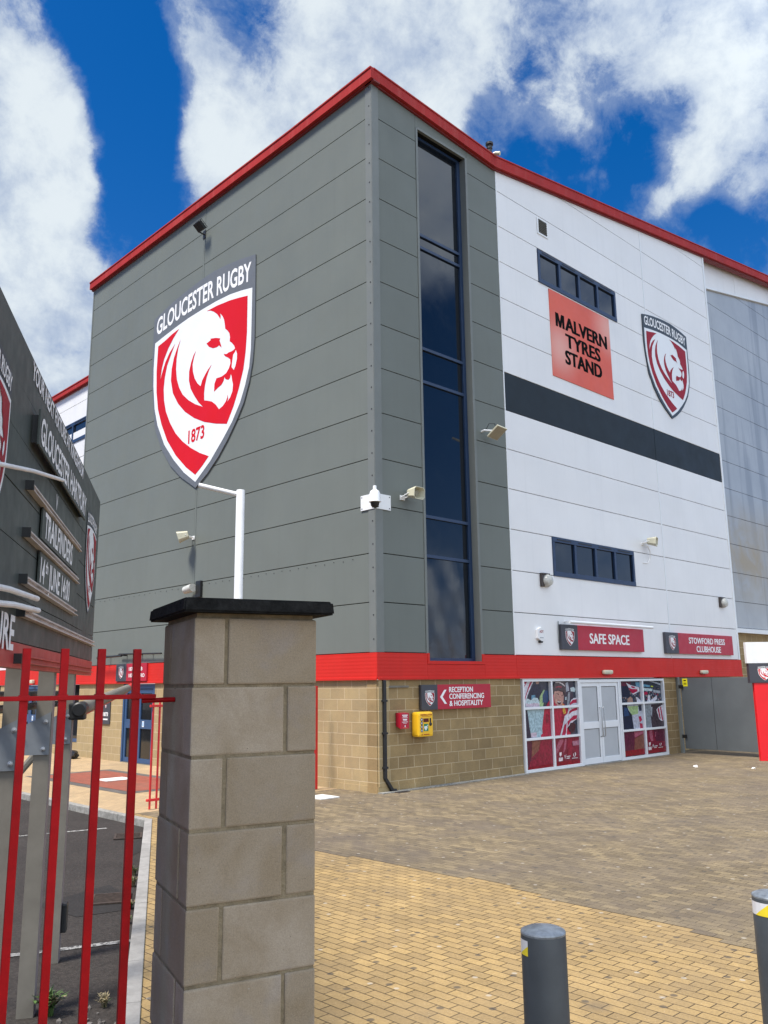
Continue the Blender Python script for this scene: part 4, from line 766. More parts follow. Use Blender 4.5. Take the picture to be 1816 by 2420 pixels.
g = G(); g.box(SOUTH, (.0, .42), (5.6, 5.92), (.014, .026), 'white_plastic', .003); g.box(WEST, (-.42, -.0), (5.6, 5.92), (.014, .026), 'white_plastic', .003)
for a in (.06, .38):
    for b in (5.64, 5.88): g.box(SOUTH, (a-.01, a+.01), (b-.01, b+.01), (.026, .034), 'matt_black'); g.box(WEST, (-a-.01, -a+.01), (b-.01, b+.01), (.026, .034), 'matt_black')
g.tube([(-.02, -.02, 5.72), (-.14, -.14, 5.74), (-.2, -.2, 5.85), (-.2, -.2, 5.98)], .03, 'white_plastic'); g.build('bracket', t)
g = G(); g.lathe((-.2, -.2, 5.62), (0, 0, 1), [(.115, .05), (.125, .055), (.118, .09), (.112, .22), (.09, .28), (.04, .31), (.035, .39), (.01, .4)], 'white_plastic'); g.build('housing', t)
g = G(); g.lathe((-.2, -.2, 5.55), (0, 0, 1), [(.01, .0), (.05, .012), (.08, .05), (.09, .1), (.1, .125)], 'black_plastic'); g.build('dome', t)
# square cream aerial panel on a short arm, tipped to the ground
t = thing('panel_antenna', 'square cream antenna panel on a short white arm where grey cladding meets white', 'antenna', SOUTH(3.9, 8, 0))
g = G(); pa = Frame((3.68, -.33, 7.88), (.355, 0, -.024), (.013, .328, -.2))
g.box(pa, (-.18, .18), (-.193, .193), (-.025, .015), 'cream_plastic', .006); g.build('panel', t)
g = G(); g.box(pa, (-.165, .165), (-.178, .178), (-.029, -.025), 'beige_face'); g.build('face', t)
g = G(); g.tube([(3.5, .0, 7.93), (3.5, -.08, 7.95), (3.62, -.26, 7.92)], .024, 'white_plastic'); g.tube([(3.55, -.1, 7.97), (3.55, -.2, 8.1), (3.66, -.28, 8.1), (3.7, -.3, 7.95)], .008, 'black_plastic', 8); g.build('arm', t)
def bulkhead(fr, a, b, label, col='lamp_brown'):
    t = thing('wall_lamp', label, 'wall lamp', fr(a, b, 0), 'half round wall lamps')
    f2 = fr.sub(a, b); N = 12; V = []; F = []
    N = 20
    for i in range(N):                                             # bellied oval lens
        an = 2*math.pi*i/N
        for q, dp in ((1., .0), (.97, .08), (.78, .15), (.4, .18), (.0, .185)): V.append(f2(.03+.175*q*math.cos(an), -.165*q*math.sin(an), dp))
    for i in range(N):
        for k in range(4): F.append((5*i+k, 5*((i+1) % N)+k, 5*((i+1) % N)+k+1, 5*i+k+1))
    h = G(); h.add(V, F, 'lens_grey'); h.build('lens', t)
    g = G(); g.box(f2, (-.2, -.075), (-.16, .16), (0, .07), col, .02); g.box(f2, (-.2, .12), (.14, .18), (0, .1), col, .015); g.box(f2, (-.1, .16), (-.15, .15), (-.0, .02), col); g.build('housing', t)
bulkhead(SOUTH, 5.75, 4.53, 'half round brown wall lamp left of and below the lower ribbon window')
bulkhead(SOUTH, 15.47, 4.51, 'half round brown wall lamp near the right edge of the white wall')
for a, lb in ((8.24, 'small cream lamp on the red band above the white doors'), (13.68, 'small cream lamp on the red band above the dark gate')):
    g = G(); g.box(SOUTH, (a-.2, a+.2), (2.245, 2.345), (.03, .14), 'cream_plastic', .035); o = tag(g.build('band_lamp', None, SOUTH(a, 2.24, .03)), lb, 'lamp', 'small lamps on the red band')
    h = G(); h.box(SOUTH, (a-.16, a+.16), (2.238, 2.247), (.05, .12), 'lens_grey'); h.build('lens', o)
g = G(); g.box(WEST, (-17.0, -16.8), (2.2, 2.32), (.03, .14), 'cream_plastic', .03); tag(g.build('band_lamp', None, WEST(-16.9, 2.2, .03)), 'small cream lamp on the far red band behind the board posts', 'lamp', 'small lamps on the red band')
t = thing('floodlight', 'black floodlight with a wire guard high on the grey side wall', 'floodlight', WEST(-7.0, 14.7, 0)); fl = Frame(WEST(-6.78, 14.68, .3), WEST.u, Vector((-.75, 0, .66)))
g = G(); g.box(fl, (-.16, .16), (-.13, .13), (-.08, .02), 'black_plastic', .02); g.build('housing', t); g = G(); g.box(fl, (-.13, .13), (-.1, .1), (-.086, -.08), 'matt_black'); g.build('lens', t)
g = G()
for i in range(5): g.tube([fl(-.16+.08*i, -.14, -.11), fl(-.16+.08*i, .14, -.11)], .008, 'black_plastic', 6)
for i in range(3): g.tube([fl(-.16, -.13+.13*i, -.11), fl(.16, -.13+.13*i, -.11)], .008, 'black_plastic', 6)
g.build('wire_guard', t); g = G(); g.tube([WEST(-6.95, 14.62, 0), WEST(-6.9, 14.6, .2), WEST(-6.8, 14.7, .34)], .022, 'black_plastic', 8); g.box(WEST, (-7.02, -6.88), (14.5, 14.74), (0, .02), 'black_plastic', .004); g.build('bracket', t)
t = thing('side_lamp', 'white drum lamp on a black plate low on the grey side wall', 'wall lamp', WEST(-6.7, 4.4, 0)); g = G(); g.box(WEST, (-6.72, -6.5), (4.3, 4.72), (0, .08), 'black_plastic', .01); g.build('housing', t)
g = G(); g.tube([WEST(-6.72, 4.55, .16), WEST(-7.02, 4.5, .2)], [.11, .1], 'lens_grey', 18); g.build('lens', t)
t = thing('strip_lamp', 'black strip lamps on a rail above the crimson bistro sign', 'lamp', WEST(-10, 2.9, 0)); g = G()
g.tube([WEST(-11.7, 2.9, .28), WEST(-10.2, 2.92, .28)], .03, 'black_plastic', 8); g.tube([WEST(-10.7, 2.98, .1), WEST(-8.3, 2.93, .1)], .022, 'black_plastic', 8); g.build('tube', t); g = G()
for a in (-11.4, -10.4, -9.5, -8.9): g.tube([WEST(a, 2.94, 0), WEST(a, 2.94, .28 if a < -10.2 else .1)], .02, 'black_plastic', 8)
g.build('bracket', t)
t = thing('tube_lamp', 'long white tube lamp on arms over the SAFE SPACE sign', 'lamp', SOUTH(8.4, 3.5, 0)); g = G(); g.tube([SOUTH(6.3, 3.515, .3), SOUTH(10.35, 3.515, .3)], .038, 'white_plastic', 14); g.build('tube', t); g = G()
for a in (6.5, 7.6, 8.7, 9.8): g.box(SOUTH, (a, a+.03), (3.53, 3.56), (0, .31), 'white_plastic', .004)
g.tube([SOUTH(6.22, 3.55, .02), SOUTH(6.2, 3.3, .03), SOUTH(6.2, 3.0, .02)], .009, 'trim_grey', 6); g.build('arm', t)
g = G(); hx = [(.0, .17), (.14, .11), (.14, -.1), (.0, -.17), (-.14, -.1), (-.14, .11)]; g.poly(SOUTH.sub(5.42, 3.2), hx, .075, 'white_plastic', .075)
t = tag(g.build('alarm_box', None, SOUTH(5.42, 3.03, 0)), 'white six sided alarm box left of the SAFE SPACE sign', 'alarm box'); g = G(); g.text(SOUTH, 'ADT', 5.42, 3.23, .078, .16, .06, 'crest_red_dull', align='C', bold=.02); g.box(SOUTH, (5.35, 5.49), (3.1, 3.13), (.075, .078), 'palette_grey' if 'palette_grey' in MATS else 'grey_panel'); g.build('lettering', t)
g = G(); g.poly(SOUTH.sub(5.42, 3.03), [(-.06, 0), (.06, 0), (.04, -.04), (-.04, -.04)], .07, 'matt_black', .06); g.build('strobe', t)
g = G(); g.tube([SOUTH(4.25, 15.62, .13), SOUTH(4.27, 15.58, .24)], .03, 'white_plastic', 8); g.tube([SOUTH(4.22, 15.57, .2), SOUTH(4.27, 15.53, .32)], [.05, .055], 'cream_plastic', 14); tag(g.build('roof_camera', None, SOUTH(4.25, 15.55, .15)), 'tiny cream camera fixed to the kink of the red roof edge', 'security camera')
# downpipe
t = thing('downpipe', 'black square downpipe at the corner of the block wall', 'downpipe', SOUTH(.16, 0, 0)); g = G(); g.box(SOUTH, (.115, .185), (.26, 2.14), (.0, .07), 'black_plastic', .008)
k = Frame(SOUTH(.15, .27, .0), Vector((.62, 0, -.78)), Vector((.78, 0, .62))); g.box(k, (-.0, .3), (-.03, .035), (.002, .068), 'black_plastic', .006); g.box(SOUTH, (.33, .44), (.0, .06), (.002, .075), 'black_plastic', .008); g.build('pipe', t); g = G()
for z in (.45, 1.1, 1.72): g.box(SOUTH, (.09, .21), (z, z+.04), (-.01, .078), 'black_plastic', .004)
g.build('pipe_clip', t)
g = G(); g.box(FLOOR, (.3, .62), (-.26, -.03), (.0, .012), 'drain_iron', .003)
for i in range(5): g.box(FLOOR, (.33+i*.055, .36+i*.055), (-.24, -.05), (.012, .016), 'matt_black')
tag(g.build('gully_grate', None, (.45, -.15, 0), smooth=False), 'dark gully grate below the black downpipe', 'drain')
g = G(); g.box(SOUTH, (.225, .875), (1.99, 2.03), (-.02, .015), 'galv', .004); tag(g.build('wall_bar', None, SOUTH(.5, 1.99, 0)), 'short bare metal bar fixed high on the block wall by the downpipe', 'metal bar')
# defibrillator and red kit box
t = thing('defibrillator_cabinet', 'yellow defibrillator cabinet under the reception sign', 'defibrillator', SOUTH(1.2, 1.0, 0)); g = G(); g.box(SOUTH, (.95, 1.38), (1.01, 1.5), (-.01, .2), 'defib_yellow', .045); g.build('cabinet', t)
DX = lambda a: .99+a*.36; DZ = lambda b: 1.04+b*.43; DF = .2025
g = G(); g.box(SOUTH, (DX(.26), DX(.70)), (DZ(.6), DZ(.77)), (.199, DF), 'defib_window'); g.build('window', t)
g = G(); g.text(SOUTH, 'DEFIBRILLATOR', DX(.05), DZ(.9), DF, DX(.97)-DX(.05), .032, 'crest_red_dull', bold=.03); g.box(SOUTH, (DX(.15), DX(.85)), (DZ(.855), DZ(.868)), (.199, DF), 'crest_red_dull'); g.poly(SOUTH, [(DX(.1), DZ(.01)), (DX(.2), DZ(.01)), (DX(.15), DZ(.08))], DF, 'crest_red_dull'); g.box(SOUTH, (DX(.26), DX(.72)), (DZ(.025), DZ(.055)), (.199, DF), 'crest_red_dull'); g.build('lettering', t)
g = G(); g.box(SOUTH, (DX(.3), DX(.66)), (DZ(.19), DZ(.52)), (.199, DF), 'sign_green'); hc = Frame(SOUTH(DX(.45), DZ(.33), DF+.001), SOUTH.u)
g.poly(hc, [(0, -.055), (.045, 0), (.045, .03), (.025, .045), (0, .03), (-.025, .045), (-.045, .03), (-.045, 0)], 0, 'letter_white'); g.poly(hc, [(.005, .025), (-.012, -.002), (.002, -.002), (-.006, -.03), (.014, .006), (0, .006)], .001, 'sign_green'); g.box(hc, (.04, .07), (.045, .055), (-.001, .001), 'letter_white'); g.box(hc, (.05, .06), (.035, .065), (-.001, .0012), 'letter_white'); g.build('safety_sign', t)
g = G()
for i in range(4):
    cc_ = SOUTH(DX(.13), DZ(.72-i*.165), .2); g.lathe(cc_, SOUTH.w, [(.036, -.01), (.036, .0022), (.001, .0023)], 'navy_frame', 16); g.box(SOUTH.sub(DX(.13), DZ(.72-i*.165), .2), (-.012, .012), (-.016, .016), (0, .004), 'letter_white')
g.build('pictogram', t); g = G(); g.box(SOUTH, (DX(.78), DX(.88)), (DZ(.55), DZ(.78)), (.19, .212), 'black_plastic', .005); g.lathe(SOUTH(DX(.83), DZ(.5), .19), SOUTH.w, [(.035, 0), (.035, .025), (.02, .03), (.001, .031)], 'black_plastic', 16); g.build('handle', t)
t = thing('kit_box', 'small red metal box left of the yellow defibrillator', 'box', SOUTH(.6, 1.2, 0)); g = G(); pr = [(0, 1.24), (.14, 1.19), (.14, 1.49), (0, 1.5)]
V = [SOUTH(a, b, c) for a in (.5, .735) for c, b in pr]; g.add(V, [(3, 2, 1, 0), (4, 5, 6, 7), (0, 1, 5, 4), (1, 2, 6, 5), (2, 3, 7, 6), (3, 0, 4, 7)], 'sign_red'); g.build('case', t); g = G()
for i, (w, h) in enumerate(((.15, .018), (.12, .014), (.15, .008), (.12, .02), (.11, .008), (.16, .01), (.1, .006))): g.box(SOUTH, (.62-w/2, .62+w/2), (1.46-i*.027-h, 1.46-i*.027), (.1398, .1415), 'letter_white')
g.box(SOUTH, (.61, .63), (1.22, 1.26), (.1398, .1415), 'letter_white'); g.box(SOUTH, (.56, .68), (1.2, 1.215), (.1398, .1415), 'orange_sign'); g.build('lettering', t)
g = G(); pl = [(12.07, -.1), (11.97, -1.2), (11.85, -2.75)]
# dark gate and red totem
t = thing('yard_gate', 'dark grey sheet steel double gate closing the gap under the red band', 'gate', (12, -1.3, 0)); gu = Vector((11.86-12.06, -2.7+.12, 0)); gl = gu.length; GF = Frame((12.06, -.12, 0), gu)
for a0, a1 in ((.02, .99), (1.0, gl)): g = G(); g.box(GF, (a0, a1), (.13, 2.12), (-.03, .02), 'gate_grey', .006); g.build('leaf', t, smooth=True)
g = G(); g.box(GF, (-.13, -.05), (0, 2.14), (-.05, .04), 'trim_grey', .004); g.build('gate_post', t); g = G(); 
for z in (.42, 1.82): g.box(GF, (-.04, .1), (z, z+.1), (.02, .06), 'black_plastic', .01)
g.build('hinge', t); g = G(); g.box(GF, (.08, .24), (1.88, 2.1), (.021, .024), 'sticker_yellow'); g.box(GF, (.12, .2), (2.03, 2.06), (.024, .025), 'letter_black'); 
for z in (1.97, 1.95, 1.93): g.box(GF, (.11, .21), (z, z+.01), (.024, .025), 'letter_black')
g.build('warning_notice', t)
t = thing('totem_sign', 'bright red totem sign with dark crest panel and white top at the right edge', 'totem sign', (11.1, -2.9, 0)); TF = Frame((10.86, -2.68, 0), (.70, -.71, 0))
g = G(); g.box(TF, (.1, .66), (0, 1.97), (-.12, .0), 'totem_red', .006); g.build('red_body', t); g = G(); g.box(TF, (0, .76), (1.97, 2.47), (-.14, .02), 'sign_grey', .006); g.build('crest_panel', t)
small_crest('crest', t, TF, .385, 2.02, .34, .022, 'crest_red'); g = G(); g.box(TF, (-.03, .80), (2.475, 3.02), (-.13, .012), 'white_plastic', .006); g.build('white_panel', t)

# ------------------------------------------------------------------ gate pillar
PN = Vector((-10.2, -9.965, 0)); PF = Frame(PN, (.956, -.292, 0)); PW = .43; ps = Vector((.292, .956, 0))
t = thing('gate_pillar', 'square pillar of weathered buff concrete blocks with a dark coping slab', 'pillar', PN+PF.u*.2+ps*.2)
g = G(); D = .44; rnd = random.Random(3)
courses = 10; top = 2.1+.215
for k in range(courses+1):
    z1 = top-k*.225; z0 = max(z1-.215, -.05)
    if z1 <= 0: break
    e = lambda: rnd.uniform(-.0025, .0025)
    def blk(a0, a1, d0, d1): g.box(PF, (a0, a1), (z0+e()*.3, z1+e()*.3), (-d1, -d0), 'pillar_block', .006)
    x = .105+e()
    if k % 2 == 0:                                                 # pinwheel bond, turned on each course
        blk(0+e(), x, 0+e(), .325); blk(x+.012, PW, 0+e(), .105); blk(PW-.105, PW+e(), .117, D); blk(0+e(), PW-.117, .337, D)
    else:
        blk(0+e(), PW-.117+e(), 0+e(), .105); blk(PW-.105+e(), PW, 0+e(), .325); blk(.117, PW, .337, D); blk(0+e(), .105, .117, D)
g.build('block_shaft', t)
g = G(); g.box(PF, (.004, PW-.004), (-.05, top+.002), (-D+.004, -.004), 'mortar'); g.build('mortar', t, smooth=False)
g = G(); bm = bmesh.new(); ov = .05
V = [bm.verts.new(PF(a, b, c)) for a, b, c in ((-ov, 2.332, ov), (PW+ov, 2.332, ov), (PW+ov, 2.332, -D-ov), (-ov, 2.332, -D-ov), (-ov+.004, 2.378, ov-.004), (PW+ov-.004, 2.378, ov-.004), (PW+ov-.004, 2.378, -D-ov+.004), (-ov+.004, 2.378, -D-ov+.004), (PW/2, 2.40, -D/2))]
for f in ((3, 2, 1, 0), (0, 1, 5, 4), (1, 2, 6, 5), (2, 3, 7, 6), (3, 0, 4, 7), (4, 5, 8), (5, 6, 8), (6, 7, 8), (7, 4, 8)): bm.faces.new([V[i] for i in f])
bmesh.ops.bevel(bm, geom=[e for e in bm.edges], offset=.006, segments=2, affect='EDGES'); g.bm(bm, 'coping')
g.box(PF, (.01, PW-.01), (2.316, 2.333), (-D+.01, -.01), 'mortar'); g.build('coping_slab', t)

# ------------------------------------------------------------------ near red fence
Q0 = Vector((-10.13, -9.73, 0)); FF = Frame(Q0, (-.956, .292, 0))
t = thing('red_fence', 'red steel bar fence fixed to the near block pillar', 'fence', Q0+FF.u*.4)
for i in range(7):
    a = .132+i*.1175; g = G(); g.box(FF, (a-.0125, a+.0125), (-.05, 2.222), (-.0125, .0125), 'red_paint', .0015); g.box(FF, (a-.016, a+.016), (2.068, 2.073), (-.016, .016), 'red_paint'); g.build('bar', t)
for z in (2.062, .25): g = G(); g.box(FF, (.066, .9), (z-.0075, z+.0075), (-.02, .02), 'red_paint', .002); g.build('rail', t)
g = G(); g.tube([FF(.11, 2.048, .0), FF(-.002, 2.05, .0)], .0085, 'red_paint', 12); g.build('fixing_rod', t)
g = G(); rr = random.Random(5)
for i in range(22):
    fr2 = Frame(FF(-.004, 2.055+rr.uniform(-.035, .03), rr.uniform(-.02, .02)), ps); s = rr.uniform(.003, .007); g.box(fr2, (-s, s), (-s, s), (0, .004), 'rust', .001)
g.build('rust_lump', t)
# far red railing behind the pillar
RA, RB = Vector((-4.06, 1.42, 0)), Vector((-.35, 1.435, 0)); FR = Frame(RA, RB-RA); L = (RB-RA).length
t = thing('red_railing', 'bright red bar railing running to the building corner behind the pillar', 'railing', (RA+RB)/2)
n = 30
for i in range(n):
    a = i*(L-.03)/(n-1); z = 1.84 if i < n-1 else 2.04; w = .014 if i < n-1 else .03
    g = G(); g.box(FR, (a-w, a+w), (.01, z), (-w, w), 'red_rail', .002); g.build('bar', t)
for z in (.16, 1.74): g = G(); g.box(FR, (-.06, L), (z-.02, z+.02), (-.028, .028), 'red_rail', .003); g.build('rail', t)

# ------------------------------------------------------------------ fixture board
an = R(59.2); BF = Frame((-9.0, -6.2, 0), (math.cos(an), math.sin(an), 0))
t = thing('fixture_board', 'large dark fixture board with white lettering and two crests on bolted steel posts', 'sign board', BF(-.8, 0, -.1))
XL, XR = -3.55, 1.86; g = G()
zj = [2.33, 2.56, 2.83, 3.1, 3.37, 3.62, 3.875]
for z0, z1 in zip(zj, zj[1:]):
    for x0, x1 in ((XL, -1.15), (-1.15, .6), (.6, XR)):
        g.poly(BF, [(x0+.001, z0+.003), ((x0+x1)/2, z0+.003+.004*math.sin(x0*9)), (x1-.001, z0+.003), (x1-.001, z1-.003), ((x0+x1)/2, z1-.003+.004*math.sin(z1*30)), (x0+.001, z1-.003)], 0, 'board_grey', .015)
g.box(BF, (XL+.01, XR-.01), (2.2, 3.87), (-.05, -.016), 'board_grey'); g.build('panel', t)
g = G(); g.box(BF, (XL, XR), (2.195, 2.327), (-.05, .004), 'board_red', .004); g.build('red_strip', t)
small_crest('crest', t, BF, 1.24, 2.72, .80, .004, 'crest_red_dull', 'crest_navy'); small_crest('crest', t, BF, -2.88, 2.72, .80, .004, 'crest_red_dull', 'crest_navy')
for z, x1 in ((3.165, .32), (2.907, .30), (2.658, .30), (2.485, 1.74), (2.243, 1.66)):
    g = G(); mt = 'board_red' if z < 2.3 else 'rail_alu'; g.box(BF, (-1.95, x1), (z-.022, z+.022), (.002, .012), mt, .002); g.box(BF, (-1.95, x1), (z-.022, z-.015), (.012, .04), mt, .002); g.box(BF, (-1.95, x1), (z+.012, z+.022), (.012, .032), mt, .002); g.box(BF, (-1.96, -1.945), (z-.026, z+.026), (.0, .044), 'black_plastic'); g.build('channel', t)
for b0, b1, x0, x1, c in ((3.40, 3.60, -1.94, .33, .05), (2.955, 3.155, -1.46, .3, .02), (2.68, 2.88, -1.46, .3, .02)):
    g = G(); g.box(BF, (x0, x1), (b0, b1), (c-.012, c), 'board_grey', .002)
    if c > .04:
        for x in (x0+.05, x1-.05): g.box(BF, (x, x+.02), (b0+.02, b1-.02), (0, c-.012), 'black_plastic')
    g.build('name_plank', t)
for tx, a, z, c, w, hh in (('YOUR NEXT FIXTURE AT KINGSHOLM', -2.0, 3.755, .004, 2.4, .1), ('GLOUCESTER HARTPURY', -1.9, 3.42, .0525, 2.2, .155), ('V', -.90, 3.245, .004, .07, .1), ('TRAILFINDERS', -1.39, 2.975, .0225, 1.29, .155),
                           ('14', -1.44, 2.7, .0225, .15, .15), ('th', -1.26, 2.775, .0225, .1, .075), ('JUNE 14:00', -1.12, 2.7, .0225, .98, .15), ('URE', -2.5, 2.28, .012, .47, .175)):
    g = G(); g.text(BF, tx, a, z, c, w, hh, 'letter_white', bold=.022); g.build('lettering', t)
for i, a in enumerate((-2.35, -1.17, .015, 1.19)):
    g = G(); c0 = -.114; zt = 3.6
    g.box(BF, (a-.05, a-.04), (-.1, zt), (c0-.055, c0+.055), 'galv', .001); g.box(BF, (a+.04, a+.05), (-.1, zt), (c0-.055, c0+.055), 'galv', .001); g.box(BF, (a-.04, a+.04), (-.1, zt), (c0-.005, c0+.005), 'galv_edge')
    g.box(BF, (a-.049, a+.049), (-.1, zt), (c0+.046, c0+.056), 'galv_edge', .001)
    p = g.build('post', t)
    g = G(); k = Frame(BF(a-.051, 0, c0), BF.w, (0, 0, 1))         # plate lies across the near flange and reaches back to the brace
    g.poly(k, [(.05, 1.62), (-.17, 1.62), (-.19, 1.80), (-.1, 1.84), (.05, 1.92)], .012, 'plate_steel', .012)
    q = g.build('gusset_plate', p)
    for x, z in (): g.lathe(k(x, z, .012), k.w, [(.016, 0), (.016, .006), (.011, .007), (.011, .016), (.004, .019)], 'bolt_steel', 8)
    h = G()
    for x, z in ((.018, 1.85), (.01, 1.66), (-.14, 1.765)): h.lathe(k(x, z, .012), k.w, [(.017, 0), (.017, .005), (.011, .006), (.011, .015), (.004, .018)], 'bolt_steel', 8)
    h.build('bolt', p)
    h = G(); h.tube([BF(a-.02, 1.7, c0-.1), BF(a-.02, -.08, c0-1.5)], .032, 'galv', 8); h.build('brace', p)
    if i == 3: h = G(); h.box(BF, (a-.03, a+.07), (.12, .34), (c0+.056, c0+.1), 'black_plastic', .01); h.build('rubber_bumper', p)
for (x0, z0, c0), (x1, z1, c1) in (((-3.1, 3.0, .06), (-1.12, 3.39, .07)), ((-3.2, 2.5, .05), (-1.72, 2.575, .06)), ((-3.0, 2.44, .05), (-1.66, 2.515, .06))):
    g = G(); g.tube([BF(x0, z0, c0), BF(x0*.5+x1*.5, z0*.5+z1*.5+.01, c0*.5+c1*.5), BF(x1, z1, c1)], .011 if z0 > 2.9 else .015, 'pole_white', 10); tag(g.build('lamp_arm', None, BF(x1, z1, c1)), {3.0: 'upper white bent lamp arm reaching out from the fixture board', 2.5: 'thick white lamp arm low on the left of the fixture board', 2.44: 'lowest white lamp arm by the lower channel of the fixture board'}[z0], 'lamp arm', 'white lamp arms on the fixture board')

# white pole with a cranked arm, rusty in places
t = thing('white_pole', 'white rust stained pole with a cranked top arm rising behind the pillar', 'pole', (-6.15, -4.22, -.1)); g = G()
g.tube([(-6.15, -4.22, -.1), (-6.15, -4.22, 4.33), (-6.15, -4.22, 4.34)], [.05, .05, .046], 'pole_white', 20); g.build('pole', t)
g = G(); g.tube([(-6.15, -4.22, 4.28), (-6.52, -3.9, 4.40)], .028, 'pole_white', 14); g.build('arm', t)
# height barrier boom and its black clamp bars
t = thing('barrier_boom', 'grey barrier boom with a black end cap resting behind the red fence', 'barrier', (-8, -4, 1.7)); b0, b1 = Vector((-8.37, -5.14, 1.906)), Vector((-5.287, .03, 2.054))
g = G(); g.tube([b0, b1], .058, 'galv', 18); d = (b1-b0).normalized(); g.tube([b1+d*.03, b1+d*2.2], [.05, .05], 'red_rail', 16); g.build('boom', t)
g = G(); g.tube([b0-d*.16, b0-d*.15, b0+d*.05], [.05, .062, .062], 'black_plastic', 16); g.box(Frame(b0-d*.05, Vector((0, 0, 1)).cross(d)), (-.05, .09), (-.09, .05), (-.06, .06), 'black_plastic', .015); g.build('end_cap', t)
g = G(); g.tube([b0+d*.05+Vector((.0, 0, -.062)), b1+Vector((0, 0, -.062))], .012, 'red_rail', 8); g.build('red_strip', t)
for z, x1 in ((2.045, 1.5), (1.962, 1.3)):
    g = G(); g.tube([BF(-2.4, z+.01, -.25), BF(x1, z-.01, -.2)], .026, 'black_plastic', 12); tag(g.build('clamp_bar', None, BF(-1, z, -.2)), 'upper black round bar between the board posts' if z > 2 else 'lower black round bar between the board posts', 'bar', 'black bars between the board posts')

# ------------------------------------------------------------------ bollards
BOL = []
def bollard(loc, label, tape, yel):
    t = thing('bollard', label, 'bollard', loc, 'grey steel bollards'); x, y = loc[0], loc[1]
    g = G(); g.lathe((x, y, 0), (0, 0, 1), [(.1, -.05), (.1, .982), (.097, .99)], 'bollard_grey', 48); g.build('tube', t)
    g = G(); g.lathe((x, y, 0), (0, 0, 1), [(.1, .984), (.101, .992), (.098, .998), (.08, 1.006), (.04, 1.012), (.001, 1.014)], 'bollard_top', 48); g.build('cap', t)
    a0, a1 = tape; g = G(); N = 14; tw_ = [R(a0+(a1-a0)*i/N) for i in range(N+1)]
    def pt(w, z, r=.1012): return Vector((x+r*math.cos(w), y+r*math.sin(w), z))
    for i in range(N): g.add([pt(tw_[i], .905), pt(tw_[i+1], .905), pt(tw_[i+1], .968), pt(tw_[i], .968)], [(0, 1, 2, 3)], 'tape_white')
    for s0, ds in yel:                                              # slanted yellow bars over the white tape
        hh = lambda s: max(0., min(1., (s-s0)/ds))
        for i in range(60):
            u0, u1 = i/60, (i+1)/60
            if s0+ds*2.2 > 1 or u0 < s0+ds*2.2:
                z0, z1 = .905+.063*hh(u0), .905+.063*hh(u1)
                if hh(u1) > 0: g.add([pt(R(a0+(a1-a0)*u0), .905, .1017), pt(R(a0+(a1-a0)*u1), .905, .1017), pt(R(a0+(a1-a0)*u1), z1, .1017), pt(R(a0+(a1-a0)*u0), z0, .1017)], [(0, 1, 2, 3)], 'tape_yellow')
    g.build('reflective_tape', t)
bollard((-8.337, -9.93, 0), 'whole grey bollard with a scrap of yellow and white tape on its left', (112, 173), [(.42, .9)])
bollard((-6.99, -10.40, 0), 'grey bollard cut by the right edge with a yellow and white tape band', (100, 330), [(.2, .2)])

# ------------------------------------------------------------------ small things on the ground
g = G(); g.box(FLOOR, (-1.3, -.85), (.15, .65), (.0, .02), 'lid_white', .004); tag(g.build('inspection_cover', None, (-1.05, .4, 0)), 'pale square inspection cover near the red railing and the building corner', 'cover')
g = G(); g.box(FLOOR, (-2.6, -1.95), (6.0, 6.55), (.013, .03), 'lid_white', .004); tag(g.build('inspection_cover', None, (-2.3, 6.3, 0)), 'pale inspection cover in the middle of the red paving', 'cover')
def drain(x, y, label):
    t = thing('drain_grate', label, 'drain', (x, y, -.1), 'drain grates in the car park'); f = Frame((x, y, -.095), (ed.x, ed.y, 0), (-en.x, -en.y, 0)); g = G()
    for a0, a1, b0, b1 in ((-.22, .22, -.2, -.17), (-.22, .22, .17, .2), (-.22, -.19, -.17, .17), (.19, .22, -.17, .17)): g.box(f, (a0, a1), (b0, b1), (0, .018), 'drain_iron', .003)
    g.build('frame', t); g = G(); g.box(f, (-.19, .19), (-.17, .17), (-.001, .002), 'matt_black')
    for i in range(7): g.box(f, (-.165+i*.052, -.145+i*.052), (-.17, .17), (.002, .016), 'drain_iron', .002)
    g.build('bars', t)
drain(-7.2, -3.55, 'rusty drain grate nearest the fence in the car park asphalt'); drain(-5.28, -.2, 'rusty drain grate by the kerb corner of the car park')
rl = random.Random(11)
for i, (x, y, lb, s) in enumerate(((8.49, -2.19, 'crumpled white paper scrap left of the other scrap near the dark gate', .07), (8.91, -3.42, 'small white paper scrap nearest the red totem', .055))):
    bm = bmesh.new(); bmesh.ops.create_icosphere(bm, subdivisions=2, radius=s)
    for v in bm.verts: v.co *= rl.uniform(.55, 1.15); v.co.z *= .45 if i < 2 else .12
    bm.transform(Matrix.Translation((x, y, s*.25 if i < 2 else .012))); g = G(); g.bm(bm, 'litter_white'); tag(g.build('litter', None, (x, y, 0)), lb, 'litter', 'scraps of litter on the paving')
bm = bmesh.new(); bmesh.ops.create_icosphere(bm, subdivisions=3, radius=.2)
for v in bm.verts: v.co *= 1+.22*math.sin(v.co.x*31+v.co.y*17)*math.cos(v.co.z*23); v.co.z = max(-.1, v.co.z*.75); v.co.y *= 1.5
bm.transform(Matrix.Translation((-.45, 12.75, .1))); g = G(); g.bm(bm, 'sack'); tag(g.build('black_sack', None, (-.45, 12.75, 0)), 'black plastic sack slumped against the far block wall', 'sack')
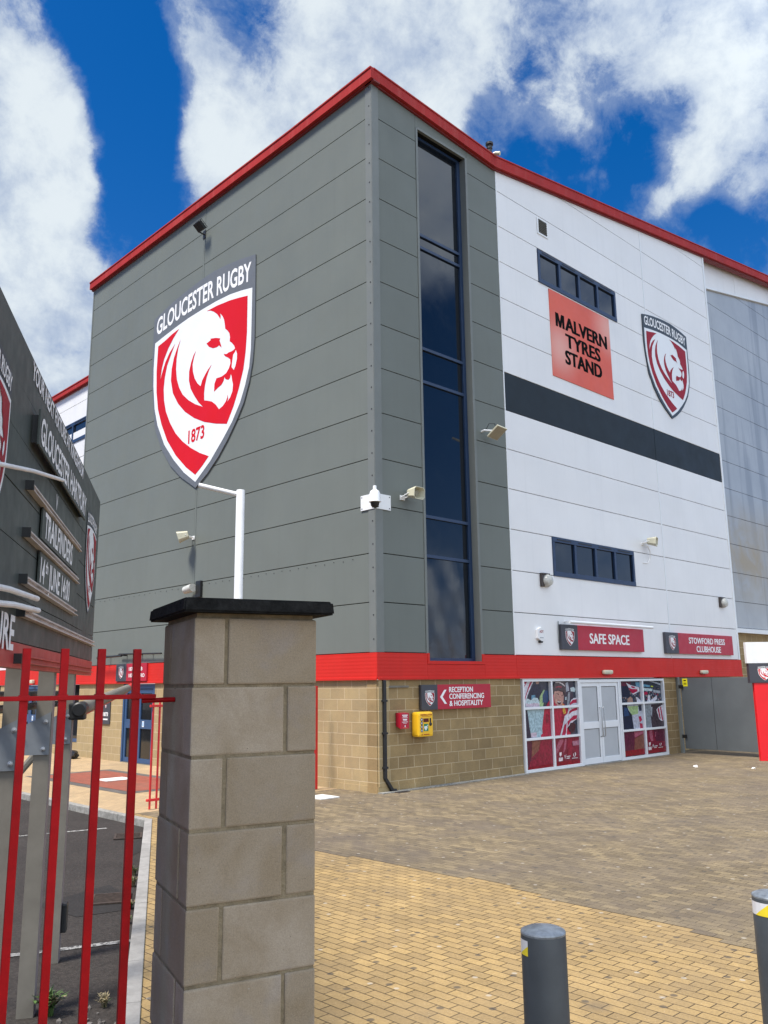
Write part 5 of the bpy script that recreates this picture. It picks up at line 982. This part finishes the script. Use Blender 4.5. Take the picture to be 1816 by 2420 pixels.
def weed(x, y, z, h, n, label, dry=.25, cat='weed'):
    g = G(); rw = random.Random(int(abs(x*97+y*31)*10))
    for i in range(n):
        az = rw.uniform(0, 6.28); ln = h*rw.uniform(.5, 1.1); lean = rw.uniform(.15, .8); d = Vector((math.cos(az), math.sin(az), 0)); w = ln*rw.uniform(.06, .11); sd_ = Vector((-d.y, d.x, 0))*w; mt = 'dry_grass' if rw.random() < dry else 'weed_green'; b_ = Vector((x+rw.uniform(-1, 1)*h*.12, y+rw.uniform(-1, 1)*h*.12, z))
        pts = [b_+d*ln*lean*q*q+Vector((0, 0, ln*q*(1-.35*lean*q))) for q in (0, .4, .75, 1)]
        g.add([pts[0]-sd_*.6, pts[0]+sd_*.6, pts[1]-sd_, pts[1]+sd_, pts[2]-sd_*.7, pts[2]+sd_*.7, pts[3]], [(0, 1, 3, 2), (2, 3, 5, 4), (4, 5, 6)], mt)
        if rw.random() < .7:
            for q in (.45, .65, .85):
                c_ = b_+d*ln*lean*q*q+Vector((0, 0, ln*q*(1-.35*lean*q))); a2 = rw.uniform(0, 6.28); e_ = Vector((math.cos(a2), math.sin(a2), rw.uniform(-.2, .5)))*ln*.24; s2 = e_.cross(Vector((0, 0, 1))).normalized()*ln*.06
                g.add([c_, c_+e_*.5+s2, c_+e_, c_+e_*.5-s2], [(0, 1, 2, 3)], mt)
    return tag(g.build('weed', None, (x, y, z), smooth=False), label, cat, 'weeds growing in the car park')
weed(-8.98, -6.24, -.1, .19, 70, 'leafy green weed at the foot of a board post', .1)
for i, (s, h, lb) in enumerate(((5.2, .12, 'green weed along the concrete edging by the near drain'), (5.75, .1, 'low green weed by the edging just beyond the near drain'), (3.6, .12, 'dry grassy weed along the edging before the far drain'), (4.2, .13, 'dry and green weed along the middle of the edging'))):
    p = E0+ed*s+en*.17; weed(p.x, p.y, -.1, h, 40, lb, .3 if i < 2 else .6)
p = E0+ed*7.9+en*.25; weed(p.x, p.y, -.1, .1, 40, 'straw coloured dry tuft by the edging nearest the camera', .95)
g = G(); rs = random.Random(21)
for i in range(110):
    x, y = rs.uniform(-9.35, -8.72), rs.uniform(-7.2, -6.25)
    if (Vector((x, y))-E0).dot(en) < .15: continue
    bm = bmesh.new(); bmesh.ops.create_icosphere(bm, subdivisions=1, radius=rs.uniform(.008, .026))
    for v in bm.verts: v.co *= rs.uniform(.6, 1.2)
    bm.transform(Matrix.Translation((x, y, -.095))); g.bm(bm, 'stone_grey')
o = g.build('rubble_stones', None, (-9, -6.6, -.1), smooth=False); tag(o, 'loose grey rubble on the asphalt at the foot of the fence', 'rubble'); o['kind'] = 'stuff'
def shade_tree(x, y, h, r, label, seed):
    t = thing('added_shade_tree', label, 'tree', (x, y, -.1)); rt = random.Random(seed); g = G(); g.tube([(x, y, -.1), (x+.15, y-.1, h*.4), (x+.8, y-.7, h*.6), (x+1.5, y-1.3, h*.85)], [.2, .15, .1, .03], 'added_tree_bark', 10)
    for i in range(9):
        az = i*2.4; z = h*(.4+.05*i); e = Vector((math.cos(az), math.sin(az), .5))*r*.75; s_ = Vector((x+1.5*(z/h)**1.5, y-1.3*(z/h)**1.5, z)); g.tube([s_, s_+e*.5, s_+e], [.06, .04, .015], 'added_tree_bark', 7)
    g.build('trunk', t); g = G()
    for i in range(5200):
        u = Vector((rt.gauss(0, 1), rt.gauss(0, 1), rt.gauss(0, 1))).normalized(); rr_ = r*rt.uniform(.25, 1)**.5*(1+.22*math.sin(u.x*5+seed)*math.cos(u.y*4+u.z*3)); c_ = Vector((x+1.5, y-1.3, h*.74))+Vector((u.x*rr_, u.y*rr_, u.z*rr_*.85)); a_ = Vector((rt.gauss(0, 1), rt.gauss(0, 1), rt.gauss(0, 1))).normalized(); b_ = a_.orthogonal().normalized(); s = rt.uniform(.07, .15)
        g.add([c_-a_*s, c_+b_*s*.5, c_+a_*s, c_-b_*s*.5], [(0, 1, 2, 3)], 'leaf')
    g.build('added_shade_crown', t, smooth=False)
shade_tree(-14.5, -8.3, 8.4, 1.6, 'unseen leafy tree added left of the fence to shade the pillar', 4)  # out of view, added so its crown shades the left face of the pillar

for o in bpy.data.objects:
    if '_l' in o: del o['_l']
